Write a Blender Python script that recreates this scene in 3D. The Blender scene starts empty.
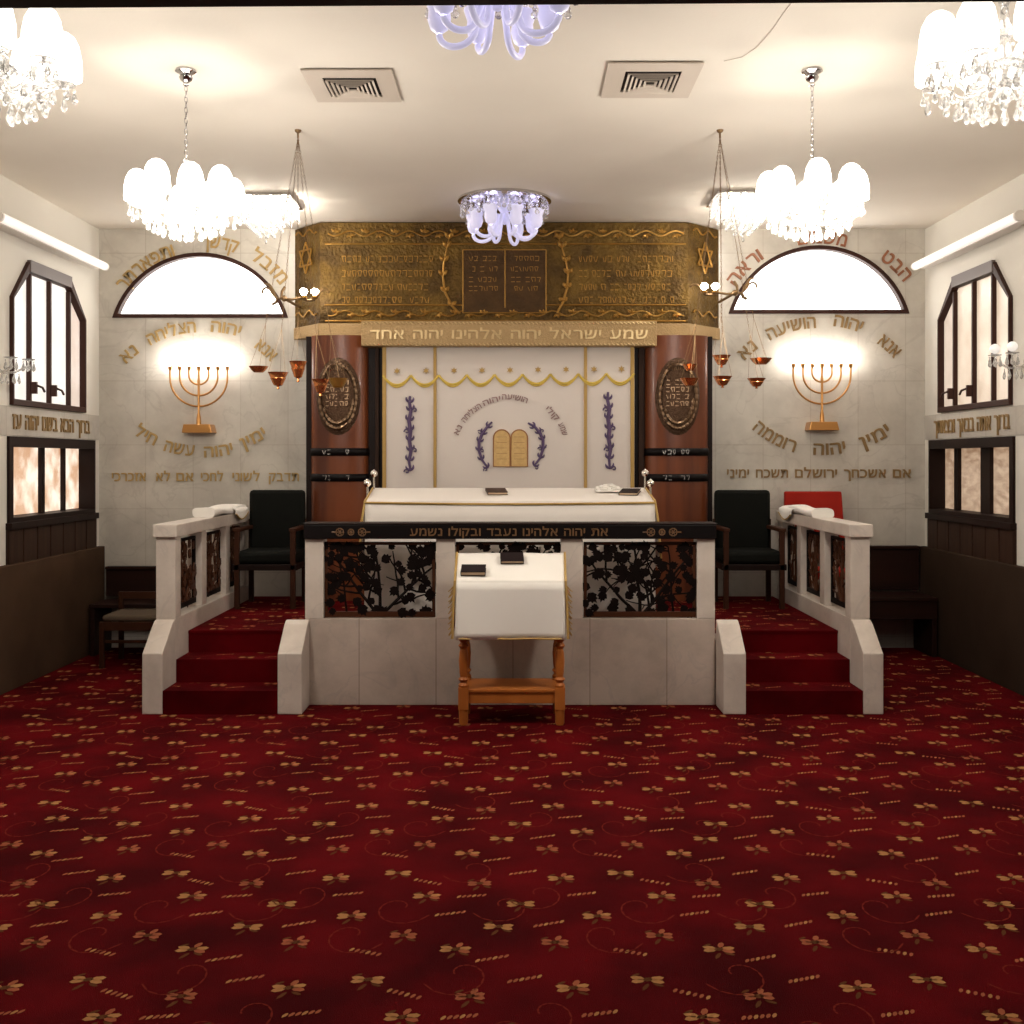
import bpy, math, random
from mathutils import Vector, Matrix
from mathutils.geometry import tessellate_polygon
R_ = math.radians
PI = math.pi
random.seed(7)
scn = bpy.context.scene
COL = scn.collection

# ------------------------------------------------------------------ camera
F, CX, CY, H = 1080.0, 516.0, 461.0, 1.65
cam_data = bpy.data.cameras.new('camera')
cam = bpy.data.objects.new('camera', cam_data)
COL.objects.link(cam)
cam.location = (0, 0, H)
cam.rotation_euler = (R_(90), 0, 0)
cam_data.sensor_width = 36
cam_data.lens = 36 * F / 1024
cam_data.shift_x = -(CX - 512) / 1024
cam_data.shift_y = (CY - 512) / 1024
cam_data.clip_start = 0.05
scn.camera = cam

def P(px, py, d):
    """real point at distance d that the photo shows at this pixel"""
    return Vector(((px - CX) * d / F, d, H - (py - CY) * d / F))

# ------------------------------------------------------------------ materials
def mat(name, col, rough=0.5, metal=0.0, emit=None, es=0.0, trans=0.0, var=None, bump=None, coat=0.0, sheen=0.0, ior=1.45, spec=None):
    m = bpy.data.materials.new(name)
    m.use_nodes = True
    nt = m.node_tree
    b = nt.nodes['Principled BSDF']
    b.inputs['Base Color'].default_value = (*col, 1)
    b.inputs['Roughness'].default_value = rough
    b.inputs['Metallic'].default_value = metal
    b.inputs['IOR'].default_value = ior
    if spec is not None: b.inputs['Specular IOR Level'].default_value = spec
    if trans: b.inputs['Transmission Weight'].default_value = trans
    if coat: b.inputs['Coat Weight'].default_value = coat
    if sheen: b.inputs['Sheen Weight'].default_value = sheen
    if emit:
        b.inputs['Emission Color'].default_value = (*emit, 1)
        b.inputs['Emission Strength'].default_value = es
    tc = nt.nodes.new('ShaderNodeTexCoord')
    if var:                                        # (scale, second colour[, stretch xyz[, detail]])
        n = nt.nodes.new('ShaderNodeTexNoise')
        n.inputs['Scale'].default_value = var[0]
        n.inputs['Detail'].default_value = var[3] if len(var) > 3 else 4
        src = tc.outputs['Object']
        if len(var) > 2:
            mp = nt.nodes.new('ShaderNodeMapping'); mp.inputs['Scale'].default_value = var[2]
            nt.links.new(src, mp.inputs['Vector']); src = mp.outputs['Vector']
        nt.links.new(src, n.inputs['Vector'])
        r = nt.nodes.new('ShaderNodeValToRGB')
        r.color_ramp.elements[0].position = 0.35; r.color_ramp.elements[0].color = (*var[1], 1)
        r.color_ramp.elements[1].position = 0.65; r.color_ramp.elements[1].color = (*col, 1)
        nt.links.new(n.outputs['Fac'], r.inputs['Fac'])
        nt.links.new(r.outputs['Color'], b.inputs['Base Color'])
    if bump:                                       # (scale, strength, distance)
        n2 = nt.nodes.new('ShaderNodeTexNoise'); n2.inputs['Scale'].default_value = bump[0]; n2.inputs['Detail'].default_value = 3
        nt.links.new(tc.outputs['Object'], n2.inputs['Vector'])
        bp = nt.nodes.new('ShaderNodeBump'); bp.inputs['Strength'].default_value = bump[1]; bp.inputs['Distance'].default_value = bump[2]
        nt.links.new(n2.outputs['Fac'], bp.inputs['Height']); nt.links.new(bp.outputs['Normal'], b.inputs['Normal'])
    return m

def marble(name, c1, c2, vein, plane='XZ', brick=None, rough=0.35, vein_w=0.018):
    """veined stone; brick = (width, height, offset u, offset v, joint colour) cuts it into slabs"""
    m = bpy.data.materials.new(name); m.use_nodes = True
    nt = m.node_tree; N = nt.nodes; L = nt.links
    b = N['Principled BSDF']; b.inputs['Roughness'].default_value = rough
    tc = N.new('ShaderNodeTexCoord')
    n1 = N.new('ShaderNodeTexNoise'); n1.inputs['Scale'].default_value = 2.6; n1.inputs['Detail'].default_value = 7; n1.inputs['Roughness'].default_value = 0.65
    L.new(tc.outputs['Object'], n1.inputs['Vector'])
    r1 = N.new('ShaderNodeValToRGB')
    r1.color_ramp.elements[0].position = 0.36; r1.color_ramp.elements[0].color = (*c2, 1)
    r1.color_ramp.elements[1].position = 0.62; r1.color_ramp.elements[1].color = (*c1, 1)
    L.new(n1.outputs['Fac'], r1.inputs['Fac'])
    n2 = N.new('ShaderNodeTexNoise'); n2.inputs['Scale'].default_value = 1.7; n2.inputs['Detail'].default_value = 6; n2.inputs['Distortion'].default_value = 1.2
    L.new(tc.outputs['Object'], n2.inputs['Vector'])
    sub = N.new('ShaderNodeMath'); sub.operation = 'SUBTRACT'; sub.inputs[1].default_value = 0.5
    ab = N.new('ShaderNodeMath'); ab.operation = 'ABSOLUTE'
    L.new(n2.outputs['Fac'], sub.inputs[0]); L.new(sub.outputs[0], ab.inputs[0])
    mr = N.new('ShaderNodeMapRange'); mr.inputs[1].default_value = 0.0; mr.inputs[2].default_value = vein_w; mr.inputs[3].default_value = 0.32; mr.inputs[4].default_value = 0.0
    L.new(ab.outputs[0], mr.inputs[0])
    mx = N.new('ShaderNodeMixRGB'); mx.inputs['Color2'].default_value = (*vein, 1)
    L.new(mr.outputs[0], mx.inputs['Fac']); L.new(r1.outputs['Color'], mx.inputs['Color1'])
    out = mx.outputs['Color']
    if brick:
        w, h, ou, ov, jc = brick
        sx = N.new('ShaderNodeSeparateXYZ'); L.new(tc.outputs['Object'], sx.inputs[0])
        cb = N.new('ShaderNodeCombineXYZ')
        L.new(sx.outputs[{'XZ': 'X', 'YZ': 'Y'}[plane]], cb.inputs[0]); L.new(sx.outputs['Z'], cb.inputs[1])
        mp = N.new('ShaderNodeMapping'); mp.inputs['Location'].default_value = (-ou, -ov, 0)
        L.new(cb.outputs[0], mp.inputs['Vector'])
        bt = N.new('ShaderNodeTexBrick'); bt.offset = 0.0; bt.squash = 1.0
        bt.inputs['Color1'].default_value = (1, 1, 1, 1); bt.inputs['Color2'].default_value = (.93, .92, .91, 1)
        bt.inputs['Mortar'].default_value = (*jc, 1)
        bt.inputs['Scale'].default_value = 1.0; bt.inputs['Mortar Size'].default_value = 0.004; bt.inputs['Mortar Smooth'].default_value = 0.2
        bt.inputs['Brick Width'].default_value = w; bt.inputs['Row Height'].default_value = h
        L.new(mp.outputs[0], bt.inputs['Vector'])
        ml = N.new('ShaderNodeMixRGB'); ml.blend_type = 'MULTIPLY'; ml.inputs['Fac'].default_value = 1
        L.new(out, ml.inputs['Color1']); L.new(bt.outputs['Color'], ml.inputs['Color2'])
        out = ml.outputs['Color']
    L.new(out, b.inputs['Base Color'])
    return m

def frosted(name, c1, c2, strength, scale, stretch=(1, 1, 1), blotch=None):
    """back-lit frosted glass: daylight behind it comes through unevenly"""
    m = bpy.data.materials.new(name); m.use_nodes = True
    nt = m.node_tree; N = nt.nodes; L = nt.links
    b = N['Principled BSDF']; b.inputs['Roughness'].default_value = 0.25
    b.inputs['Base Color'].default_value = (.3, .29, .27, 1)
    tc = N.new('ShaderNodeTexCoord'); mp = N.new('ShaderNodeMapping'); mp.inputs['Scale'].default_value = stretch
    L.new(tc.outputs['Object'], mp.inputs['Vector'])
    n = N.new('ShaderNodeTexNoise'); n.inputs['Scale'].default_value = scale; n.inputs['Detail'].default_value = 5
    L.new(mp.outputs[0], n.inputs['Vector'])
    r = N.new('ShaderNodeValToRGB')
    r.color_ramp.elements[0].position = .4; r.color_ramp.elements[0].color = (*c2, 1)
    r.color_ramp.elements[1].position = .62; r.color_ramp.elements[1].color = (*c1, 1)
    L.new(n.outputs['Fac'], r.inputs['Fac']); L.new(r.outputs['Color'], b.inputs['Emission Color'])
    b.inputs['Emission Strength'].default_value = strength
    nb = N.new('ShaderNodeTexNoise'); nb.inputs['Scale'].default_value = 90
    bp = N.new('ShaderNodeBump'); bp.inputs['Strength'].default_value = .3; bp.inputs['Distance'].default_value = .01
    L.new(tc.outputs['Object'], nb.inputs['Vector']); L.new(nb.outputs['Fac'], bp.inputs['Height']); L.new(bp.outputs['Normal'], b.inputs['Normal'])
    return m

M = {}
M['ceiling'] = mat('ceiling_plaster', (.78, .715, .625), .9, var=(1.2, (.74, .675, .585)), bump=(60, .05, .01))
M['plaster'] = mat('wall_plaster', (.68, .64, .57), .85, bump=(40, .06, .01))
M['wall_marble'] = marble('wall_marble', (.64, .60, .53), (.52, .48, .42), (.40, .36, .31), 'XZ', (.42, .565, -3.275, 2.923, (.82, .79, .76)))
M['side_marble'] = marble('side_wall_marble', (.56, .52, .46), (.46, .42, .37), (.38, .34, .30), 'YZ', (.5, .8, 7.8, 1.25, (.75, .72, .68)))
M['marble'] = marble('white_marble', (.56, .465, .395), (.42, .345, .29), (.36, .31, .29), 'XZ', (.52, 2.0, -1.54, -.9, (.62, .58, .54)), vein_w=.014)
M['marble_plain'] = marble('white_marble_plain', (.66, .58, .51), (.53, .455, .395), (.42, .37, .34), vein_w=.013)
M['carpet'] = mat('red_carpet', (.104, .0014, .0032), .95, var=(2.2, (.046, .0007, .0016)), bump=(300, .4, .01), spec=.05)
M['carpet_cream'] = mat('carpet_cream_tufts', (.38, .175, .065), .95, spec=.05)
M['carpet_pink'] = mat('carpet_pink_tufts', (.30, .085, .04), .95, spec=.05)
M['carpet_green'] = mat('carpet_olive_tufts', (.10, .035, .012), .95, spec=.05)
M['carpet_scroll'] = mat('carpet_scroll_tufts', (.14, .014, .008), .95, spec=.05)
M['dark_wood'] = mat('dark_wood', (.016, .006, .004), .5, var=(4, (.010, .004, .003), (1, 1, .15)), spec=.2)
M['frame_wood'] = mat('window_frame_brown', (.042, .016, .011), .5, spec=.2)
M['frame_grey'] = mat('window_frame_grey', (.13, .10, .09), .5)
M['panelling'] = mat('brown_panelling', (.040, .018, .010), .6, var=(5, (.028, .012, .007), (1, 4, .3)), spec=.2)
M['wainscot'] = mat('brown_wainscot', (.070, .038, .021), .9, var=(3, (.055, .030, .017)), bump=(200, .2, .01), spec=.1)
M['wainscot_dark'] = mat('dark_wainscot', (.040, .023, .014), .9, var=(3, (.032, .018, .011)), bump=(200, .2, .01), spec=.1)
M['bench_wood'] = mat('bench_wood', (.024, .008, .005), .5, var=(3, (.017, .006, .004), (.3, 3, 3)), spec=.2)
M['chair_wood'] = mat('chair_wood', (.05, .016, .007), .5, var=(6, (.035, .011, .004), (1, 1, .2)), spec=.2)
M['lectern_wood'] = mat('orange_wood', (.46, .145, .028), .42, var=(5, (.36, .105, .02), (1, 1, .15)), spec=.3)
M['red_wood'] = mat('column_wood', (.185, .048, .013), .33, var=(7, (.085, .020, .007), (1, 1, .06), 6), coat=.08)
M['brass'] = mat('embossed_brass', (.150, .083, .013), .48, .6, var=(5, (.066, .034, .006)), bump=(34, .8, .025))
M['brass_hi'] = mat('raised_brass', (.36, .19, .04), .40, .7)
M['brass_dark'] = mat('tablet_brass', (.075, .036, .009), .5, .6, bump=(50, .5, .02), var=(9, (.05, .024, .006)))
M['cornice'] = mat('cornice_brass', (.42, .28, .13), .48, .4, bump=(70, .5, .015))
M['cornice_hi'] = mat('cornice_highlights', (.62, .46, .24), .35, .5)  # lighter than the cornice: highlights on letters and rope edge put into colour
M['bronze_rel'] = mat('bronze_relief', (.085, .045, .024), .42, .7, bump=(60, .5, .02))
M['bronze_hi'] = mat('bronze_relief_ridges', (.23, .145, .085), .35, .8)
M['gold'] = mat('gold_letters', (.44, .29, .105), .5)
M['gold_dark_shaded'] = mat('dark_shaded_gold_letters', (.27, .165, .062), .5)  # on the back wall the same brass, its dimmer light put into the colour
M['gold_red_reflection'] = mat('gold_red_reflection', (.30, .115, .055), .5)  # same brass letters, with a reddish reflection put into the colour
M['menorah'] = mat('menorah_brass', (.55, .27, .085), .3, .8)
M['copper'] = mat('copper', (.62, .22, .075), .25, .9)
M['chain'] = mat('antique_chain', (.20, .12, .055), .45, .7)
M['chrome'] = mat('chrome', (.62, .60, .60), .15, 1.0)
M['silver'] = mat('silver', (.85, .80, .74), .2, 1.0)
M['black'] = mat('black_lacquer', (.006, .004, .004), .45, spec=.15)
M['iron'] = mat('dark_iron', (.006, .003, .0025), .6, spec=.1)
M['iron_brown'] = mat('brown_iron', (.06, .019, .007), .5, spec=.2)
M['cloth'] = mat('white_cloth', (.82, .755, .695), .9, sheen=.2, bump=(250, .1, .004))
M['cloth_bright'] = mat('bright_white_cloth', (.88, .84, .78), .9, sheen=.2)
M['curtain'] = mat('curtain_cloth', (.76, .69, .64), .9, sheen=.2, bump=(220, .12, .004))
M['gold_trim'] = mat('gold_braid', (.50, .32, .10), .6, .2)
M['yellow_trim'] = mat('yellow_braid', (.70, .50, .09), .7)
M['rail_letters'] = mat('rail_letters', (.15, .075, .03), .5)
M['purple'] = mat('purple_embroidery', (.115, .075, .16), .8)
M['purple_grey'] = mat('grey_embroidery', (.15, .12, .13), .8)
M['tablet_gold'] = mat('tablet_embroidery', (.70, .48, .20), .7, var=(40, (.62, .40, .16)))
M['tablet_line'] = mat('tablet_outline', (.36, .16, .06), .7)
M['pink_letters'] = mat('embroidered_letters', (.33, .21, .20), .8)
M['book'] = mat('dark_book_cover', (.014, .007, .008), .55, spec=.2)
M['book_brown'] = mat('brown_book_cover', (.045, .018, .012), .5, spec=.3)
M['paper'] = mat('book_pages', (.62, .45, .30), .9)
M['uphol'] = mat('dark_green_upholstery', (.0052, .0056, .0042), .8, spec=.15)
M['uphol_red'] = mat('red_upholstery', (.36, .018, .010), .8, spec=.2)
M['uphol_grey'] = mat('grey_seat', (.10, .068, .042), .9)
M['vent'] = mat('vent_cream', (.58, .50, .42), .6)
M['vent_dark'] = mat('vent_shade', (.02, .012, .01), .9)
M['tube_white'] = mat('tube_fitting', (.82, .76, .70), .4, emit=(1, .93, .85), es=.22)
M['white_plastic'] = mat('white_plastic', (.72, .66, .60), .5)
M['crystal'] = mat('crystal', (.96, .955, .94), .05, trans=.8, ior=1.5)
M['shade_lit'] = mat('lit_glass_shade', (.9, .9, .88), .4, emit=(1, .955, .88), es=3.0)
M['shade_near'] = mat('lit_near_shade', (.9, .88, .85), .4, emit=(1, .94, .86), es=1.1)
M['lilac'] = mat('lilac_lit_glass', (.66, .64, .82), .3, emit=(.74, .72, 1.0), es=.13)
M['lilac_bulb'] = mat('lilac_bulb', (.8, .8, .9), .3, emit=(.88, .86, 1), es=7)
M['bulb'] = mat('lit_bulb', (1, 1, 1), .3, emit=(1, .96, .90), es=19)
M['bulb_square'] = mat('lit_square_bulb', (1, 1, 1), .3, emit=(1, .93, .82), es=260)
M['globe'] = mat('white_globe', (.9, .86, .82), .2, emit=(1, .95, .9), es=.15)
M['pane_arch'] = mat('bright_arch_glass', (.8, .8, .8), .3, emit=(1, .965, .91), es=1.6)
M['pane_left'] = frosted('left_upper_glass', (.93, .86, .80), (.86, .77, .69), .36, 3)
M['pane_left_dim'] = frosted('left_upper_glass_dim', (.72, .58, .50), (.58, .44, .36), .38, 5)
M['pane_right'] = frosted('right_upper_glass', (.74, .57, .42), (.64, .47, .33), .33, 7)
M['pane_right_dim'] = frosted('right_upper_glass_dim', (.60, .46, .36), (.50, .37, .28), .36, 7)
M['pane_low_left'] = frosted('left_lower_glass', (1.0, .84, .68), (.58, .33, .19), .42, 5.5, (1, 1.1, 1.0))
M['pane_low_right'] = frosted('right_lower_glass', (.62, .42, .27), (.34, .19, .105), .27, 9, (1, 1, 2.5))

# ------------------------------------------------------------------ mesh helper
class MB:
    def __init__(s): s.v = []; s.f = []; s.m = []; s.mi = 0
    def add(s, vs, fs):
        o = len(s.v)
        s.v += [tuple(v) for v in vs]
        s.f += [tuple(i + o for i in f) for f in fs]
        s.m += [s.mi] * len(fs)
        return s
    def box(s, x0, x1, y0, y1, z0, z1):
        vs = [(x0, y0, z0), (x1, y0, z0), (x1, y1, z0), (x0, y1, z0), (x0, y0, z1), (x1, y0, z1), (x1, y1, z1), (x0, y1, z1)]
        return s.add(vs, [(3, 2, 1, 0), (4, 5, 6, 7), (0, 1, 5, 4), (1, 2, 6, 5), (2, 3, 7, 6), (3, 0, 4, 7)])
    def obox(s, o, u, v, n, hu, hv, hn):
        """box around o with half sizes along axes u, v, n"""
        vs = [o + u * (a * hu) + v * (b * hv) + n * (c * hn) for c in (-1, 1) for a, b in ((-1, -1), (1, -1), (1, 1), (-1, 1))]
        return s.add(vs, [(3, 2, 1, 0), (4, 5, 6, 7), (0, 1, 5, 4), (1, 2, 6, 5), (2, 3, 7, 6), (3, 0, 4, 7)])
    def lathe(s, prof, seg=16, o=(0, 0, 0), sx=1, sy=1):
        """prof: list of (r, z); closed at ends when r == 0"""
        vs = []; fs = []; rows = []
        for r, z in prof:
            if r < 1e-6:
                rows.append([len(vs)]); vs.append((o[0], o[1], o[2] + z))
            else:
                rows.append(list(range(len(vs), len(vs) + seg)))
                vs += [(o[0] + sx * r * math.cos(2 * PI * k / seg), o[1] + sy * r * math.sin(2 * PI * k / seg), o[2] + z) for k in range(seg)]
        for a, b in zip(rows, rows[1:]):
            for k in range(seg):
                k2 = (k + 1) % seg
                if len(a) == 1 and len(b) == 1: continue
                if len(a) == 1: fs.append((a[0], b[k2], b[k]))
                elif len(b) == 1: fs.append((a[k], a[k2], b[0]))
                else: fs.append((a[k], a[k2], b[k2], b[k]))
        return s.add(vs, fs)
    def sphere(s, o, r, seg=12, rings=8, sz=1.0, sx=1, sy=1):
        return s.lathe([(r * math.sin(PI * k / rings) if 0 < k < rings else 0, -r * sz * math.cos(PI * k / rings)) for k in range(rings + 1)], seg, o, sx, sy)
    def tube(s, pts, r, seg=8, closed=False):
        pts = [Vector(p) for p in pts]; n = len(pts)
        rr = r if isinstance(r, (list, tuple)) else [r] * n
        ref = None; vs = []; fs = []
        for i, p in enumerate(pts):
            a = pts[(i - 1) % n] if (closed or i) else p
            b = pts[(i + 1) % n] if (closed or i < n - 1) else p
            t = (b - a)
            t = t.normalized() if t.length > 1e-9 else Vector((0, 0, 1))
            if ref is None:
                ref = t.orthogonal().normalized()
            else:
                ref = ref - t * ref.dot(t)
                ref = ref.normalized() if ref.length > 1e-6 else t.orthogonal().normalized()
            w = t.cross(ref)
            vs += [p + (ref * math.cos(2 * PI * k / seg) + w * math.sin(2 * PI * k / seg)) * rr[i] for k in range(seg)]
        rng = range(n) if closed else range(n - 1)
        for i in rng:
            j = (i + 1) % n
            for k in range(seg):
                k2 = (k + 1) % seg
                fs.append((i * seg + k, i * seg + k2, j * seg + k2, j * seg + k))
        if not closed:
            fs.append(tuple(reversed(range(seg)))); fs.append(tuple(range((n - 1) * seg, n * seg)))
        return s.add(vs, fs)
    def poly(s, loops, fmap, t):
        """flat plate with holes: loops of 2-D points, mapped by fmap(u, v, w), w from 0 to t"""
        tris = tessellate_polygon([[Vector((a, b, 0)) for a, b in lp] for lp in loops])
        flat = [p for lp in loops for p in lp]; n = len(flat)
        vs = [fmap(a, b, 0) for a, b in flat] + [fmap(a, b, t) for a, b in flat]
        fs = [tuple(q) for q in tris] + [tuple(i + n for i in reversed(q)) for q in tris]
        o = 0
        for lp in loops:
            k = len(lp)
            for i in range(k):
                j = (i + 1) % k
                fs.append((o + i, o + j, o + j + n, o + i + n))
            o += k
        return s.add(vs, fs)
    def grid(s, fn, nu, nv):
        vs = [fn(i / nu, j / nv) for j in range(nv + 1) for i in range(nu + 1)]
        fs = [(j * (nu + 1) + i, j * (nu + 1) + i + 1, (j + 1) * (nu + 1) + i + 1, (j + 1) * (nu + 1) + i) for j in range(nv) for i in range(nu)]
        return s.add(vs, fs)
    def build(s, name, m, parent=None, smooth=35, bevel=0, loc=None, rot=None, solid=0, sub=0):
        me = bpy.data.meshes.new(name)
        me.from_pydata(s.v, [], s.f)
        ms = m if isinstance(m, (list, tuple)) else [m]
        for q in ms: me.materials.append(M[q] if isinstance(q, str) else q)
        if len(ms) > 1: me.polygons.foreach_set('material_index', s.m)
        me.validate(); me.update()
        import bmesh
        b = bmesh.new(); b.from_mesh(me); bmesh.ops.recalc_face_normals(b, faces=b.faces); b.to_mesh(me); b.free()
        if smooth:
            me.shade_smooth(); me.set_sharp_from_angle(angle=R_(smooth))
        o = bpy.data.objects.new(name, me); COL.objects.link(o)
        if parent: o.parent = parent
        if loc is not None: o.location = loc
        if rot is not None: o.rotation_euler = rot
        if solid:
            md = o.modifiers.new('thickness', 'SOLIDIFY'); md.thickness = solid; md.offset = 0
        if bevel:
            md = o.modifiers.new('edges', 'BEVEL'); md.width = bevel; md.segments = 2; md.limit_method = 'ANGLE'; md.angle_limit = R_(40)
        if sub:
            md = o.modifiers.new('soft', 'SUBSURF'); md.levels = sub; md.render_levels = sub
        return o

def tag(o, label, cat=None, group=None, kind=None):
    o['label'] = label
    if cat: o['category'] = cat
    if group: o['group'] = group
    if kind: o['kind'] = kind
    return o
def thing(name, loc, label, cat, group=None, rz=0, kind=None):
    o = bpy.data.objects.new(name, None); COL.objects.link(o)
    o.empty_display_size = .1
    o.location = loc; o.rotation_euler = (0, 0, rz)
    return tag(o, label, cat, group, kind)
def dup(root, loc, label, rz=0, scale=None):
    def cp(o, par):
        c = o.copy(); COL.objects.link(c)
        if par: c.parent = par
        for ch in o.children: cp(ch, c)
        return c
    r = cp(root, None); r.location = loc; r.rotation_euler = (0, 0, rz); r['label'] = label
    if scale: r.scale = scale
    return r
def struct(o, label, cat):
    return tag(o, label, cat, kind='structure')
def lerp(a, b, t): return a + (b - a) * t
def arc(cx, cy, r, a0, a1, n):
    return [(cx + r * math.cos(R_(lerp(a0, a1, k / n))), cy + r * math.sin(R_(lerp(a0, a1, k / n)))) for k in range(n + 1)]

# ------------------------------------------------------------------ Hebrew lettering
_gl = {}
def glyph(ch):
    if ch == 'ד' and ch not in _gl:              # two plain strokes
        b = MB(); b.box(0, .85, .82, 1.02, -.5, .5); b.box(.57, .76, -.02, .82, -.5, .5)
        _gl[ch] = ([Vector(v) for v in b.v], b.f, .85)
    if ch not in _gl:
        c = bpy.data.curves.new('letter', 'FONT'); c.body = ch; c.size = 1 / .592; c.extrude = .5; c.resolution_u = 3
        c.bevel_depth = .026; c.bevel_resolution = 0
        o = bpy.data.objects.new('letter', c); COL.objects.link(o)
        dg = bpy.context.evaluated_depsgraph_get(); dg.update()
        me = o.evaluated_get(dg).to_mesh()
        vs = [v.co.copy() for v in me.vertices]; fs = [tuple(p.vertices) for p in me.polygons]
        bpy.data.objects.remove(o); bpy.data.curves.remove(c)
        x0 = min(v.x for v in vs); x1 = max(v.x for v in vs)
        _gl[ch] = ([Vector((v.x - x0, v.y, v.z)) for v in vs], fs, x1 - x0)
    return _gl[ch]
def layout(text, gap=.17, space=.62):
    """right-to-left; list of (char, left x) and total width for letters one unit high"""
    pen = 0; out = []
    for ch in text:
        if ch == ' ': pen -= space; continue
        w = glyph(ch)[2]
        out.append((ch, pen - w)); pen -= w + gap
    W = -(pen + gap)
    return [(c, x + W / 2) for c, x in out], W
def letters(mb, text, o, u, v, n, height, width=None, depth=.012, radius=None):
    """set text centred at o; radius > 0 bends it over a hill, < 0 into a smile"""
    lay, W = layout(text)
    k = (width / W) if width else height
    for ch, x in lay:
        vs, fs, w = glyph(ch)
        if radius:
            a = (x + w / 2) * k / abs(radius); sg = 1 if radius > 0 else -1
            uu = u * math.cos(a) - v * (math.sin(a) * sg); vv = v * math.cos(a) + u * (math.sin(a) * sg)
            base = o + u * (math.sin(a) * abs(radius)) - v * ((1 - math.cos(a)) * radius)
            pts = [base + uu * ((p.x - w / 2) * k) + vv * ((p.y - .5) * height) + n * (p.z * depth) for p in vs]
        else:
            pts = [o + u * ((x + p.x) * k) + v * ((p.y - .5) * height) + n * (p.z * depth) for p in vs]
        mb.add(pts, fs)
def word_parts(text, o, u, v, n, height, width, depth, m_, parent):
    """one line of text, each word a part"""
    lay, W = layout(text); k = width / W; i = 0
    for word in text.split(' '):
        mb = MB()
        for ch, x in lay[i:i + len(word)]:
            vs, fs, w = glyph(ch)
            mb.add([o + u * ((x + p.x) * k) + v * ((p.y - .5) * height) + n * (p.z * depth) for p in vs], fs)
        i += len(word)
        mb.build('word', m_, parent, smooth=0)
def rot_axes(u, v, deg):
    a = R_(deg)
    return u * math.cos(a) + v * math.sin(a), v * math.cos(a) - u * math.sin(a)
VX, VY, VZ = Vector((1, 0, 0)), Vector((0, 1, 0)), Vector((0, 0, 1))

# ------------------------------------------------------------------ room shell
D = 9.55                     # back wall
XL, XR, ZC = -3.687, 3.617, 3.70
def carpet_pattern(mb, x0, x1, y0, y1, z):
    """woven flowers, dashes and scrolls, repeated every 0.9 m"""
    T = .89
    fl = [(.02, .52, 1), (.33, .40, 0), (.62, .60, 0), (.93, .30, 1), (.15, .16, 2), (.47, .86, 1), (.77, .10, 0), (.20, .80, 0), (.56, .22, 2), (.84, .74, 2)]
    ds = [(.27, .62, 6), (.72, .42, 7), (.02, .86, 9), (.42, .08, -10), (.90, .02, 9), (.60, .76, -12), (.12, .32, 10), (.80, .60, 4)]
    sc = [(.10, .62, 0), (.52, .48, 1), (.80, .90, 0), (.36, .22, 1), (.95, .50, 0)]
    rnd = random.Random(3)
    def quad(cx, cy, ang, l, w, mi):
        c, s_ = math.cos(ang), math.sin(ang)
        pts = [(-l, 0), (-l * .3, -w), (l * .6, -w * .9), (l, 0), (l * .6, w * .9), (-l * .3, w)]
        pts = [(cx + a * c - b * s_, cy + a * s_ + b * c) for a, b in pts]
        if all(x0 < a < x1 and y0 < b < y1 for a, b in pts):
            mb.mi = mi; mb.add([(a, b, z) for a, b in pts], [(0, 1, 2, 3, 4, 5)])
    for i in range(int(math.floor(x0 / T)) - 1, int(math.ceil(x1 / T)) + 1):
        for j in range(int(math.floor(y0 / T)) - 1, int(math.ceil(y1 / T)) + 1):
            bx = (i + (.0 if j % 2 == 0 else .0)) * T; by = j * T
            for fx, fy, k in fl:
                cx, cy = bx + fx * T, by + fy * T
                main = (1, 1, 2)[k]
                r = .045 if k != 2 else .040
                for a in (14, 163, 197, -22):
                    q = R_(a + 6 * math.sin(fx * 40)); quad(cx + math.cos(q) * r * .68, cy + math.sin(q) * r * .72, q, r * .56, .0125, main if (a > 0 or k == 1) else 2)
                if k != 1: quad(cx + .012, cy + .030, 1.2, .022, .010, 2)
                quad(cx - .035, cy + .03, .6, .018, .006, 3); quad(cx + .03, cy - .035, -.5, .02, .007, 3)
                quad(cx, cy, .3, .018, .012, 3)
                quad(cx - .012, cy - .05, 1.1, .026, .007, 3)
            for dx, dy, a in ds:
                cx, cy = bx + dx * T, by + dy * T
                for t in range(-2, 4):
                    quad(cx + t * .019, cy + t * .019 * math.tan(R_(a)) * 2.2, R_(62), .015, .006, 2 if (t + i) % 3 else 1)
            for dx, dy, k in sc:
                cx, cy = bx + dx * T, by + dy * T
                pr = None
                for t in range(0, 15):
                    th = t * .42; rr = .018 + .0075 * t
                    p = (cx + rr * math.cos(th) * (1 if k else -1), cy + rr * 1.3 * math.sin(th))
                    if pr:
                        dxx, dyy = p[0] - pr[0], p[1] - pr[1]
                        quad((p[0] + pr[0]) / 2, (p[1] + pr[1]) / 2, math.atan2(dyy, dxx), math.hypot(dxx, dyy) * .55, .0035, 4)
                    pr = p
CARPET = ['carpet', 'carpet_cream', 'carpet_pink', 'carpet_green', 'carpet_scroll']
mb = MB(); mb.box(XL - .3, XR + .3, -.5, D + .3, -.1, 0)
carpet_pattern(mb, XL + .05, XR - .05, 1.2, 9.4, .0008)
o = mb.build('floor', CARPET, smooth=0)
struct(o, 'dark red carpeted floor with cream flowers and dashes', 'floor')

mb = MB().box(XL - .3, XR + .3, 1.9, D + .3, ZC, ZC + .15)
struct(mb.build('ceiling', 'ceiling', smooth=0), 'plain cream plaster ceiling above the whole hall', 'ceiling')

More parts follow.
